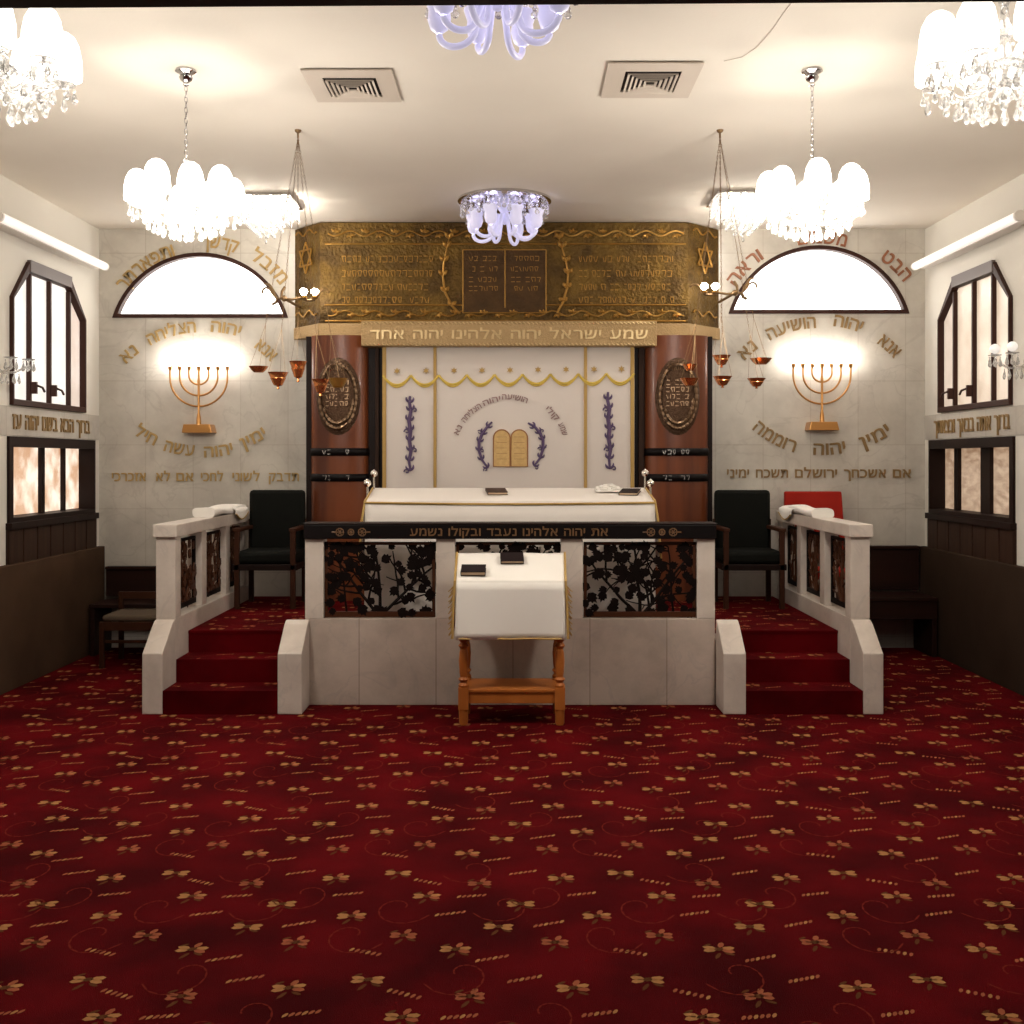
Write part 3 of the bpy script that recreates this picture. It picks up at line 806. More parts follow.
# ------------------------------------------------------------------ ark curtain
CYD = 9.2; sk = CYD / F
cur = thing('ark_curtain', ((509 - CX) * sk, CYD, .60), 'white embroidered curtain with purple sprigs hanging in the ark opening', 'curtain')
CO = Vector(((509 - CX) * sk, CYD, .60))
def C(px, py, out=0): return Vector(((px - CX) * sk - CO.x, -out, H - (py - CY) * sk - CO.z))
xa, xb = C(383, 0).x, C(634.5, 0).x
ztop = C(0, 345).z
MB().grid(lambda u, v: Vector((lerp(xa, xb, u), .006 * math.sin(u * 40) * (1 - v) + .01, lerp(0, ztop + .02, v))), 120, 8).build('curtain_cloth', 'curtain', cur, smooth=60, solid=.008)
for px in (435, 585.5):
    MB().box(C(px - 1.5, 0).x, C(px + 1.5, 0).x, -.008, .004, 0, ztop).build('gold_stripe', 'gold_trim', cur, smooth=0)
for px in (384.5, 632.5):
    MB().box(C(px - 2, 0).x, C(px + 1.6, 0).x, -.008, .004, 0, ztop).build('gold_edge', 'gold_trim', cur, smooth=0)
mb = MB(); n = 9; w = (634 - 383) / n
for k in range(n):
    x0 = 383 + k * w
    pts = [C(x0 + w * q / 12, 375.5 + 9.5 * math.sin(PI * q / 12) ** .8 - .25 * k, .004) for q in range(13)]
    for dz, r in ((0, .010), (-.018, .007)):
        mb.tube([p + Vector((0, 0, dz * (math.sin(PI * q / 12)))) for q, p in enumerate(pts)], r, 6)
mb.build('scalloped_braid', 'yellow_trim', cur, smooth=40)
for k, px in enumerate((397, 426, 454, 482, 510, 538, 566, 594, 621.5)):
    mb = MB(); c = C(px, 371 - .25 * k, .002)
    pts = []
    for q in range(12):
        r = (.030, .013)[q % 2]; pts.append((c.x + r * math.sin(q * PI / 6), c.z + r * math.cos(q * PI / 6)))
    mb.poly([pts], lambda a, b, w: (a, -.006 + w, b), .012); mb.build('gold_star', 'gold_trim', cur, smooth=0)
def sprig(mb, pts, r, sc=1.0, side=1):
    """stem with feathery leaves and curls along a pixel path on the curtain"""
    Q = [C(a, b, .004) for a, b in pts]
    mb.tube(Q, [r * (.5 + .8 * math.sin(PI * (k + .6) / (len(Q) + .3))) for k in range(len(Q))], 6)
    for k in range(len(Q) - 1):
        c = Q[k]; d = (Q[k + 1] - c).normalized(); s_ = d.cross(VY)
        for q in (-1, 1):
            e = d * .05 * sc + s_ * (q * .032 * sc)
            mb.tube([c + e * (j / 5) + s_ * (q * .012 * sc * math.sin(PI * j / 5)) for j in range(6)], [.004, .010 * sc, .012 * sc, .009 * sc, .006, .002], 5)
        if k % 2 == 0:
            q = side if k % 4 == 0 else -side
            cc = c + s_ * (q * .032 * sc)
            mb.tube([cc + (d * math.sin(j * .75) + s_ * math.cos(j * .75)) * (.024 * sc * (1 - j / 11)) for j in range(9)], .0065 * sc, 5)
mb = MB(); sprig(mb, [(410.5, 471), (409, 461), (411, 451), (409.5, 441), (410.5, 431), (409, 421), (411, 411), (409.5, 403), (410, 396)], .014); mb.build('flower_sprig', 'purple', cur, smooth=40)
mb = MB(); sprig(mb, [(610, 469), (609, 459), (610.5, 449), (608.5, 439), (609.5, 429), (608, 419), (609.5, 409), (607.5, 400), (608, 392)], .014, side=-1); mb.build('flower_sprig', 'purple', cur, smooth=40)
mb = MB(); sprig(mb, [(488, 468), (482, 460), (479, 451), (479, 442), (482, 434), (487, 427), (492, 422)], .011, .8); mb.build('wreath_branch', 'purple', cur, smooth=40)
mb = MB(); sprig(mb, [(534, 466), (540, 458), (543, 449), (543, 440), (540, 433), (535, 427), (528, 423)], .011, .8, -1); mb.build('wreath_branch', 'purple', cur, smooth=40)
for x0, x1 in ((493.5, 510), (511, 527.5)):
    cxp = (x0 + x1) / 2; r = (x1 - x0) / 2
    lp = [(x0, 466.5), (x1, 466.5)] + [(cxp + r * math.cos(q * PI / 12), 438 - r * math.sin(q * PI / 12)) for q in range(13)]
    mb = MB().poly([lp], lambda a, b, w: C(a, b, -.002 + w), .012)
    tb = mb.build('law_tablet', 'tablet_gold', cur, smooth=0)
    mb = MB(); mb.tube([C(a, b, .010) for a, b in lp], .006, 5, True)
    for y in (437, 442.5, 448, 453.5, 459): mb.tube([C(x0 + 3, y, .009), C(x1 - 3, y, .009)], .0022, 4)
    mb.build('tablet_outline', 'tablet_line', tb, smooth=0)
def arc_words(mb, items, n, to, depth=.012):
    """items: (text, centre px, centre py, tilt deg, width px, height px, radius px or None)"""
    for text, px, py, tilt, wpx, hpx, rad in items:
        if mb is None: out = MB()
        o_, sc = to(px, py); u, v = rot_axes(VX, VZ, tilt)
        letters(mb or out, text, o_, u, v, n, hpx * sc, wpx * sc, depth, rad * sc if rad else None)
        if mb is None: out.build('embroidered_word', 'pink_letters', cur, smooth=0)
arc_words(None, [('שמע', 563, 429, -68, 13, 5, 56), ('קולי', 552.5, 413.5, -46, 16, 5, 56), ('הושיעה', 515, 397.5, -9, 26, 5, 56), ('יהוה', 491.5, 400.5, 17, 18, 5, 56),
               ('הצליחה', 471, 412.5, 42, 24, 5, 56), ('נא', 458, 430, 65, 10, 5, 56)], -VY, lambda px, py: (C(px, py, .004), sk), .006)

# ------------------------------------------------------------------ wall lettering
DW = D - .006; sw = DW / F
def W(px, py): return P(px, py, DW), sw
INS = [
 ('gold Hebrew words arching over the left half-moon window', 'gold', [('מזבל', 270, 266, -41, 42, 11.5, 104), ('קדשך', 220, 243, -10, 37, 11.5, 104), ('ותפארתך', 144, 264.5, 35, 66, 11.5, 104)]),
 ('gold Hebrew words arching between the left half-moon window and its lamp', 'gold', [('אנא', 266, 350, -41, 23, 10.5, 105), ('יהוה', 226, 328, -10, 30, 10.5, 105), ('הצליחה', 171, 331, 16, 50, 10.5, 105), ('נא', 129, 354, 41, 18, 10.5, 105)]),
 ('gold Hebrew words curving like a smile under the left seven-branched lamp', 'gold', [('ימין', 253.4, 438.5, 28, 27, 10.5, -105), ('יהוה', 218.5, 451, 8, 29, 10.5, -105), ('עשה', 179.5, 449, -10, 30, 10.5, -105), ('חיל', 146, 435.5, -30, 23, 10.5, -105)]),
 ('straight line of gold Hebrew words behind the left balustrade', 'gold', [('תדבק', 284, 477, 0, 30, 8, None), ('לשוני', 246, 477, 0, 27, 8, None), ('לחכי', 212, 477, 0, 22, 8, None), ('אם', 185, 477, 0, 17, 8, None), ('לא', 163, 477, 0, 14, 8, None), ('אזכרכי', 129, 477, 0, 34, 8, None)]),
 ('reddish Hebrew words arching over the right half-moon window', 'gold_red_reflection', [('הבט', 896.8, 265.5, -44, 34, 11.5, 104), ('משמים', 822, 237.5, -2, 50, 11.5, 104), ('וראה', 744.5, 267, 45, 42, 11.5, 104)]),
 ('gold Hebrew words arching between the right half-moon window and its lamp', 'gold_dark_shaded', [('אנא', 889.5, 346, -42, 24, 11, 105), ('יהוה', 848.5, 323, -14, 29, 11, 105), ('הושיעה', 791, 326, 15, 50, 11, 105), ('נא', 747.4, 350, 43, 19, 11, 105)]),
 ('gold Hebrew words curving like a smile under the right seven-branched lamp', 'gold_dark_shaded', [('ימין', 875, 436.8, 28, 32, 11, -105), ('יהוה', 829.5, 449, 4, 32, 11, -105), ('רוממה', 774.4, 438, -29, 46, 11, -105)]),
 ('straight line of gold Hebrew words above the red seat and dark chair on the right', 'gold_dark_shaded', [('אם', 902, 473.5, 0, 18, 8, None), ('אשכחך', 865, 473.5, 0, 42, 8, None), ('ירושלם', 816, 473.5, 0, 42, 8, None), ('תשכח', 772, 473.5, 0, 32, 8, None), ('ימיני', 738, 473.5, 0, 22, 8, None)]),
]
for lab, m_, items in INS:
    t = thing('wall_lettering', W(items[0][1], items[0][2])[0], lab, 'lettering', 'Hebrew inscriptions on the back wall')
    oo = t.location.copy()
    for it in items:
        mb = MB(); arc_words(mb, [it], -VY, lambda px, py: (W(px, py)[0] - oo, sw), .014)
        mb.build('word', m_, t, smooth=0)
for side, text in (('left', 'ברוך הבא בשם יהוה עז'), ('right', 'ברוך אתה בבאך ובצאתך')):
    X = (XL + .012) if side == 'left' else (XR - .012)
    u = VY if side == 'left' else -VY; n = VX if side == 'left' else -VX
    t = thing('wall_lettering', (X, 8.6, 1.935), 'dark gold Hebrew inscription on the marble band of the %s wall' % side, 'lettering', 'Hebrew inscriptions on the side walls')
    word_parts(text, Vector((0, 0, .005)), u, VZ, n, .105, 1.42, .010, 'gold_dark_shaded', t)

# ------------------------------------------------------------------ menorahs on the back wall
def menorah(loc, label):
    t = thing('wall_menorah', loc, label, 'menorah', 'seven-branched lamps on the back wall')
    q = 9.45 / F
    MB().poly([[(-.13, 0), (.135, 0), (.115, .075), (-.115, .075)]], lambda a, b, w: (a, -.07 + w, b), .16).build('base', 'menorah', t, smooth=0, bevel=.006)
    mb = MB(); mb.lathe([(0, .07), (.022, .07), (.018, .14), (.010, .18), (.011, .42), (.014, .45), (.010, .48), (.010, .545), (.016, .55), (.016, .575), (0, .575)], 12); mb.build('shaft', 'menorah', t, smooth=40)
    zt = .56
    for k, (r, zc) in enumerate(((10 * q, .555 - 5 * q), (19 * q, .555 - 7 * q), (28.8 * q, .555 - 8 * q))):
        pts = [(-r, 0, zt)] + [(r * math.cos(a), 0, zc + r * math.sin(a)) for a in [PI + PI * j / 20 for j in range(21)]] + [(r, 0, zt)]
        MB().tube(pts, .0085, 8).build('branch', 'menorah', t, smooth=60)
    for k in range(7):
        x = (k - 3) * 9.55 * q
        MB().lathe([(0, -.012), (.011, -.01), (.017, .0), (.019, .028), (0, .028)], 12, (x, 0, zt)).build('candle_cup', 'menorah', t, smooth=40)
        MB().lathe([(.010, 0), (.019, .02), (.021, .045), (.014, .075), (.005, .10), (0, .105)], 10, (x, 0, zt + .028)).build('candle_bulb', 'bulb', t, smooth=60)
    return t
menorah(P(198.7, 433, 9.46), 'brass seven-branched lamp, lit, on the back wall under the left half-moon window')
menorah(P(822, 430.5, 9.46), 'brass seven-branched lamp, lit, on the back wall under the right half-moon window')

# ------------------------------------------------------------------ chandeliers
def drop_mesh(l=.06, r=.012):
    mb = MB().lathe([(0, 0), (r * .35, -.006), (r * .35, -.010), (0, -.014)], 6)
    mb.lathe([(0, -.013), (r * .55, -l * .42), (r, -l * .74), (r * .6, -l * .93), (0, -l)], 6)
    return mb
_drop = {}
def drop(parent, loc, l=.06, r=.012):
    k = (round(l, 3), round(r, 3))
    if k not in _drop:
        o = drop_mesh(l, r).build('crystal_drop', 'crystal', parent, smooth=0); _drop[k] = o
    else:
        o = _drop[k].copy(); COL.objects.link(o); o.parent = parent
    o.location = loc
    return o
def chandelier(loc, label, shade_mat='shade_lit', rot=0.0, watts=27, group='crystal chandeliers with white shades'):
    t = thing('crystal_chandelier', loc, label, 'chandelier', group, rz=rot)
    MB().lathe([(0, 0), (.052, 0), (.055, -.012), (.035, -.022), (.028, -.03), (.036, -.04), (.030, -.055), (.012, -.068), (.016, -.08), (0, -.09)], 16).build('ceiling_canopy', 'chrome', t, smooth=40)
    mb = MB()
    for k in range(16):
        z = -.085 - k * .028; a = (k % 2) * PI / 2
        mb.tube([(.008 * math.cos(q * PI / 4) * math.cos(a), .008 * math.cos(q * PI / 4) * math.sin(a), z - .014 + .017 * math.sin(q * PI / 4)) for q in range(8)], .0028, 5, True)
    mb.build('chain', 'chrome', t, smooth=60)
    DZ = -.02
    MB().lathe([(0, -.44), (.012, -.45), (.020, -.47), (.012, -.49), (.018, -.54), (.034, -.57), (.018, -.60), (.022, -.65), (.045, -.69), (.050, -.72), (.026, -.75), (.018, -.78), (.03, -.80), (0, -.83)], 14).build('glass_column', 'crystal', t, smooth=50, loc=(0, 0, DZ))
    MB().lathe([(.045, -.715), (.095, -.70), (.10, -.695), (.098, -.690), (.045, -.70)], 18).build('bobeche', 'crystal', t, smooth=50, loc=(0, 0, DZ))
    for k in range(8):
        a = 2 * PI * (k + .5) / 8; R2 = .240 if k % 2 == 0 else .222; up = 0 if k % 2 == 0 else .02
        c, s_ = math.cos(a), math.sin(a)
        pts = []
        for j in range(13):
            q = j / 12; r = lerp(.03, R2, q); z = -.765 - .028 * math.sin(PI * min(1, q * 1.25)) + (.030 + up) * max(0, q - .55) / .45
            pts.append((r * c, r * s_, z))
        zt = pts[-1][2]
        arm = MB().tube(pts, .008, 6).build('arm', 'crystal', t, smooth=60)
        MB().lathe([(.010, -.005), (.044, .004), (.046, .009), (.010, .003)], 14, (R2 * c, R2 * s_, zt)).build('drip_pan', 'crystal', arm, smooth=50)
        MB().lathe([(0, 0), (.011, 0), (.011, .035), (0, .037)], 8, (R2 * c, R2 * s_, zt)).build('candle_socket', 'chrome', arm, smooth=40)
        MB().lathe([(.066, .02), (.068, .045), (.066, .09), (.057, .135), (.042, .165), (.022, .18), (.016, .182)], 18, (R2 * c, R2 * s_, zt + .008)).build('lamp_shade', shade_mat, arm, smooth=60)
        for q in range(5):
            b = 2 * PI * q / 5 + k
            drop(arm, ((R2 + .040 * math.cos(b)) * c - .040 * math.sin(b) * s_, (R2 + .040 * math.cos(b)) * s_ + .040 * math.sin(b) * c, zt - .003), .075 if q % 2 else .055, .013)
    for n_, r, z, l in ((16, .19, -.765, .062), (12, .14, -.785, .068), (9, .098, -.71, .06), (8, .08, -.795, .072), (1, 0, -.81, .075)):
        for q in range(n_):
            a = 2 * PI * q / n_ + r * 9
            drop(t, (r * math.cos(a), r * math.sin(a), z + DZ), l, .014)
    for k in range(8):                          # beaded garlands between the arms
        mb = MB()
        a0 = 2 * PI * (k + .5) / 8; a1 = 2 * PI * (k + 1.5) / 8
        for q in range(1, 8):
            f = q / 8; a = lerp(a0, a1, f); r = lerp(.22, .22, f) - .03 * math.sin(PI * f); z = -.70 - .055 * math.sin(PI * f)
            mb.sphere((r * math.cos(a), r * math.sin(a), z), .0085, 6, 4)
        mb.build('bead_garland', 'crystal', t, smooth=60, loc=(0, 0, DZ)); mb = MB()
        for q in range(1, 7):
            f = q / 7; r = lerp(.035, .20, f); z = -.60 - .10 * f - .05 * math.sin(PI * f)
            mb.sphere((r * math.cos(a0), r * math.sin(a0), z), .0075, 6, 4)
        mb.build('bead_garland', 'crystal', t, smooth=60, loc=(0, 0, DZ))
    ld = bpy.data.lights.new('chandelier_fill_light', 'POINT'); ld.energy = watts; ld.color = (1, .93, .83); ld.shadow_soft_size = .16  # fill light added below the drops to boost the shades' own light
    lo = bpy.data.objects.new('chandelier_fill_light', ld); COL.objects.link(lo); lo.parent = t; lo.location = (0, 0, -1.06)
    return t
chandelier((-1.730, 5.66, ZC), 'lit crystal chandelier hanging left of the ark, in front of the left half-moon window')
chandelier((1.552, 5.66, ZC), 'lit crystal chandelier hanging right of the ark, in front of the right half-moon window', rot=.25)
chandelier((-1.80, 3.67, ZC), 'dim crystal chandelier cut off by the upper left corner, nearest on its side', 'shade_near', .15, 4)
chandelier((1.66, 3.67, ZC), 'dim crystal chandelier cut off by the upper right corner, nearest on its side', 'shade_near', .4, 4)

# flush fittings with lilac glass
def flush(loc, label):
    t = thing('flush_ceiling_light', loc, label, 'ceiling light', 'flush lilac glass ceiling lights')
    MB().lathe([(0, 0), (.365, 0), (.368, -.018), (.345, -.030), (.20, -.036), (.0, -.04)], 40).build('mirror_plate', 'chrome', t, smooth=30)
    MB().lathe([(0, -.03), (.06, -.035), (.05, -.08), (.025, -.11), (.04, -.15), (.02, -.19), (0, -.20)], 16).build('glass_stem', 'lilac', t, smooth=50)
    for k in range(8):
        a = 2 * PI * (k + .5) / 8; c, s_ = math.cos(a), math.sin(a)
        lo = -.315 if k % 2 else -.30; ro = .27 if k % 2 else .235
        pts = []
        for j in range(22):
            q = j / 21
            if q < .35: r = lerp(.05, .10, q / .35); z = lerp(-.12, -.25, q / .35)
            else:
                w = (q - .35) / .65; th = PI + PI * 1.05 * w
                r = (.10 + ro) / 2 + (ro - .10) / 2 * math.cos(th); z = -.25 + (lo + .25) * (-math.sin(th)) * 1.0 if w < .95 else pts[-1][2]
                z = -.25 - abs(lo + .25) * abs(math.sin(th))
            pts.append((r * c, r * s_, z))
        arm = MB().tube(pts, .0145, 8).build('curled_arm', 'lilac', t, smooth=60)
        e = pts[-1]
        MB().lathe([(.012, 0), (.038, .02), (.050, .06), (.046, .10), (.058, .135), (.062, .15)], 16, (e[0], e[1], -.25)).build('tulip_shade', 'lilac', arm, smooth=60)
        MB().sphere((e[0], e[1], -.17), .022, 8, 6).build('bulb', 'lilac_bulb', arm, smooth=60)
    for n_, r in ((26, .335), (16, .22)):
        for q in range(n_):
            a = 2 * PI * q / n_; mb = MB(); m_ = 2 + (q % 3)
            for j in range(m_): mb.sphere((0, 0, -.014 - j * .026), .0125, 6, 4)
            mb.sphere((0, 0, -.014 - m_ * .026), .018, 6, 5)
            mb.build('crystal_strand', 'crystal', t, smooth=0, loc=(r * math.cos(a), r * math.sin(a), -.03))
    return t
flush((-.09, 8.47, ZC), 'flush lilac glass ceiling light with curled arms directly in front of the ark')
flush((-.075, 4.45, ZC), 'flush lilac glass ceiling light cut off by the beam along the top edge')

# square crystal ceiling lights
def square_light(loc, label):
    t = thing('square_crystal_light', loc, label, 'ceiling light', 'square crystal ceiling lights')
    MB().box(-.245, .245, -.245, .245, -.022, 0).build('mirror_plate', 'chrome', t, smooth=0, bevel=.003)
    for i in range(9):
        for j in range(9):
            x, y = (i - 4) * .054, (j - 4) * .054
            d = max(abs(x), abs(y)) / .216
            n_ = int(round(lerp(11, 3, d)))
            mb = MB()
            for k in range(n_): mb.lathe([(0, 0), (.011, -.013), (0, -.026)], 6, (0, 0, -k * .026))
            mb.lathe([(0, 0), (.008, -.012), (.013, -.026), (0, -.042)], 6, (0, 0, -n_ * .026))
            mb.build('crystal_strand', 'crystal', t, smooth=0, loc=(x, y, -.022))
    for x, y in ((0, 0), (.135, .135), (-.135, .135), (.135, -.135), (-.135, -.135)):
        MB().sphere((x + .027, y + .027, -.06), .019, 8, 6).build('bulb', 'bulb_square', t, smooth=60)
    return t
square_light((-1.965, 8.48, ZC), 'square crystal ceiling light beside the left top corner of the ark canopy')
square_light((1.765, 8.40, ZC), 'square crystal ceiling light beside the right top corner of the ark canopy')

# vents
def vent(x0, x1, y0, y1, label):
    cx, cy = (x0 + x1) / 2, (y0 + y1) / 2; w, h = (x1 - x0) / 2, (y1 - y0) / 2
    t = thing('ceiling_vent', (cx, cy, ZC), label, 'air vent', 'square ceiling vents')
    def ring(a, b, z0, z1, c, d, z2):
        vs = []
        for (p, q, z) in ((a, b, z0), (c, d, z1)):
            vs += [(-p, -q, z), (p, -q, z), (p, q, z), (-p, q, z)]
        vs += [(x, y, z + .008) for x, y, z in vs[4:8]] + [(x, y, z + .008) for x, y, z in vs[0:4]]
        fs = []
        for k in range(4):
            n = (k + 1) % 4
            fs += [(k, n, 4 + n, 4 + k), (4 + k, 4 + n, 8 + n, 8 + k), (12 + k, 8 + k, 8 + n, 12 + n), (k, 12 + k, 12 + n, n)]
        return vs, fs
    mb = MB(); mb.add(*ring(w, h, -.014, -.018, w * .60, h * .60, 0)); mb.build('frame', 'vent', t, smooth=0)
    MB().box(-w * .62, w * .62, -h * .62, h * .62, -.0025, -.0005).build('shade_sheet', 'vent_dark', t, smooth=0)  # dark sheet painted as the shade between the louvres
    for k in range(5):
        f = .54 - k * .10
        mb = MB(); mb.add(*ring(w * f, h * f, -.030, -.026, w * (f - .045), h * (f - .045), 0)); mb.build('louvre', 'vent', t, smooth=0)
    return t
vent(-1.125, -.65, 5.63, 6.13, 'cream square air vent in the ceiling, the one towards the left')
vent(.475, .965, 5.53, 6.06, 'cream square air vent in the ceiling, the one towards the right')

# fluorescent battens
def batten(x, y0, y1, z, label, sg):
    t = thing('fluorescent_batten', (x, (y0 + y1) / 2, z), label, 'tube light', 'fluorescent battens on the side walls')
    hl = (y1 - y0) / 2
    MB().box(*sorted((sg * .03, sg * .10)), -hl + .03, hl - .03, -.03, .045).build('housing', 'white_plastic', t, smooth=0, bevel=.008)
    MB().tube([(0, -hl, 0), (0, hl, 0)], .034, 16).build('diffuser_tube', 'tube_white', t, smooth=40)
    for y in (-hl, hl):
        MB().tube([(0, y - .012, 0), (0, y + .012, 0)], .036, 16).build('end_cap', 'white_plastic', t, smooth=40)
    MB().box(*sorted((sg * .08, sg * (abs((XL if sg < 0 else XR) - x) + .002))), -hl * .7, hl * .7, -.012, .02).build('wall_bracket', 'white_plastic', t, smooth=0)
    return t
batten(-3.52, 7.35, 9.24, 3.315, 'white fluorescent tube light above the tall window of the left wall', -1)
batten(3.455, 7.42, 9.34, 3.335, 'white fluorescent tube light above the tall window of the right wall', 1)
cable = [(724, 61), (742, 57), (757, 47), (772, 30), (783, 14), (792, 2), (800, -12)]
pts = []
for px, py in cable:
    d = (ZC - .004 - H) * F / (CY - py); p = P(px, py, d); pts.append(p)
tag(MB().tube(pts, .0018, 5).build('ceiling_cable', 'vent', smooth=40), 'thin cream cable curving along the ceiling beside the right air vent', 'cable')

# ------------------------------------------------------------------ hanging oil lamps
def cup(mb, c, r, h, kind):
    if kind == 'bowl': mb.lathe([(0, -h), (r * .5, -h), (r * .8, -h * .5), (r, 0), (r * 1.06, .004), (r * .92, .0), (r * .7, -h * .45), (0, -h * .85)], 16, c)
    elif kind == 'cup': mb.lathe([(0, -h * 1.35), (.010, -h * 1.3), (.006, -h * 1.1), (r * .45, -h), (r * .72, -h * .55), (r * .8, -h * .45), (r * .78, -h * .35), (r, 0), (r * 1.08, .004), (r * .9, 0), (r * .6, -h * .4), (0, -h * .8)], 16, c)
def oil_lamps(hook, cups, label):
    t = thing('hanging_oil_lamps', hook, label, 'hanging lamp', 'hanging clusters of copper oil lamps')
    h = Vector(hook)
    MB().lathe([(0, 0), (.022, 0), (.018, -.012), (.006, -.02), (.006, -.05), (0, -.052)], 10).build('ceiling_hook', 'chain', t, smooth=40)
    for px, py, d, r, hh, kind, m_ in cups:
        c = P(px, py, d) - h
        o = MB(); cup(o, c, r, hh, kind); o = o.build('oil_cup', m_, t, smooth=40)
        if kind == 'glass': pass
        mb = MB()
        for q in range(3):
            a = q * 2 * PI / 3 + px
            e = c + Vector((r * math.cos(a), r * math.sin(a), .002)); top = c * 1.0; top.z = c.z + .30
            top = Vector((c.x * .82, c.y * .82, c.z * .82)); mb.tube([e, top], .0012, 4)
        s0 = Vector((c.x * .82, c.y * .82, c.z * .82)); n_ = 64
        dirv = (Vector((0, 0, -.05)) - s0); L_ = dirv.length
        for k in range(n_):
            p = s0 + dirv * ((k + .5) / n_); ax = VX if k % 2 else VY; e = dirv.normalized() * (L_ / n_ * .62)
            mb.tube([p - e, p - e * .5 + ax * .0036, p + e * .5 + ax * .0036, p + e, p + e * .5 - ax * .0036, p - e * .5 - ax * .0036], .0011, 4, True)
        mb.build('chain', 'chain', t, smooth=0)
    return t
oil_lamps((P(298, 130, 6.69).x, 6.69, ZC), [(258.5, 367, 6.75, .058, .034, 'bowl', 'copper'), (278, 373, 6.6, .060, .075, 'cup', 'copper'), (298, 362, 6.8, .054, .095, 'cup', 'copper'),
          (320.5, 380, 6.6, .052, .075, 'cup', 'copper'), (338, 379, 6.75, .060, .055, 'bowl', 'brass_hi')],
          'cluster of hanging copper oil cups on chains left of the ark, five cups')
oil_lamps((P(720, 130, 6.69).x, 6.69, ZC), [(721.5, 356, 6.8, .056, .055, 'cup', 'copper'), (722.5, 377, 6.6, .056, .05, 'cup', 'copper'), (761, 359, 6.75, .066, .034, 'bowl', 'copper'),
          (756.5, 379, 6.65, .054, .045, 'cup', 'copper'), (690, 365, 6.7, .044, .035, 'bowl', 'copper'), (689.5, 379, 6.6, .056, .04, 'bowl', 'copper')],
          'cluster of hanging copper oil cups on chains right of the ark, six cups')

# brass arm lamps at the ark corners
def arm_lamp(px, py, sg, label):
    d = 9.10; k = d / F
    t = thing('brass_arm_lamp', P(px, py, d), label, 'wall lamp', 'brass arm lamps at the ark corners')
    def q(dx, dz, dy=0): return Vector((dx * k * sg, dy, dz * k))
    MB().sphere((0, .0, 0), .028, 12, 8).tube([(0, 0, 0), (-sg * .06, .38, -.02)], .012, 8).build('boss', 'chain', t, smooth=50)
    MB().tube([q(0, 0), q(-8, -1), q(-17, .5), q(-24, -2), q(-30, -1.5), q(-34, 4), q(-38, 8.5), q(-42, 8.5), q(-45, 6)], .011, 8).build('arm', 'chain', t, smooth=60)
    MB().tube([q(0, 0), q(6, 0), q(10, 3), q(14, 9), q(18, 11), q(21, 9), q(22, 5)], .009, 8).build('arm', 'chain', t, smooth=60)
    mb = MB()
    for pts in ([q(8, 2), q(11, 8), q(15, 14), q(19, 15), q(22, 12)], [q(6, 1), q(8, -4), q(12, -6)], [q(3, 0), q(2, 7), q(-1, 12)]):
        mb.tube(pts, [.010, .014, .012, .007, .003][:len(pts)], 6)
    mb.build('leaf_curls', 'chain', t, smooth=60)
    for dx in (-20, -31):
        MB().lathe([(0, 0), (.026, .004), (.030, .016), (.012, .02), (.012, .035), (0, .035)], 12, q(dx, -.5, -.01)).build('candle_cup', 'brass_hi', t, smooth=40)
        MB().lathe([(.012, 0), (.030, .02), (.034, .036), (.022, .052), (0, .06)], 12, q(dx, 3, -.01)).build('bulb', 'bulb', t, smooth=60)
arm_lamp(735, 293, 1, 'brass arm lamp with two lit bulbs at the right edge of the ark canopy')
arm_lamp(284, 298.5, -1, 'brass arm lamp with two lit bulbs at the left edge of the ark canopy')

# crystal sconces on the side walls
def sconce(X, y, z, sg, label, lit):
    t = thing('crystal_wall_sconce', (X, y, z), label, 'wall lamp', 'crystal sconces on the side walls')
    MB().lathe([(0, 0), (.055, .004), (.05, .02), (.02, .035), (0, .036)], 16).build('backplate', 'chain', t, smooth=40, rot=(0, -sg * PI / 2, 0))
    for k, dy in enumerate((-.10, .06)):
        e = Vector((-sg * (.17 + .05 * k), dy, .035))
        arm = MB().tube([(0, 0, 0), (-sg * .06, dy * .4, -.05), (-sg * .13, dy * .8, -.045), (e.x, e.y, 0), e], .008, 8).build('arm', 'crystal', t, smooth=60)
        MB().lathe([(.01, 0), (.045, .008), (.046, .014), (.01, .01)], 12, e).build('drip_pan', 'crystal', arm, smooth=40)
        if lit: MB().sphere(e + Vector((0, 0, .055)), .036, 14, 10).build('globe', 'globe', arm, smooth=60)
        for q in range(6):
            a = q * PI / 3; drop(arm, (e.x + .04 * math.cos(a), e.y + .04 * math.sin(a), e.z), .075, .013)
    for q in range(8):
        a = q * PI / 4; drop(t, (-sg * .12 + .06 * math.cos(a), .06 * math.sin(a), -.055), .075, .013)
    return t
sconce(XL, 7.62, 2.325, -1, 'crystal wall sconce at the left picture edge beside the tall window', False)
sconce(XR, 7.60, 2.355, 1, 'crystal wall sconce with white globes at the right picture edge beside the tall window', True)

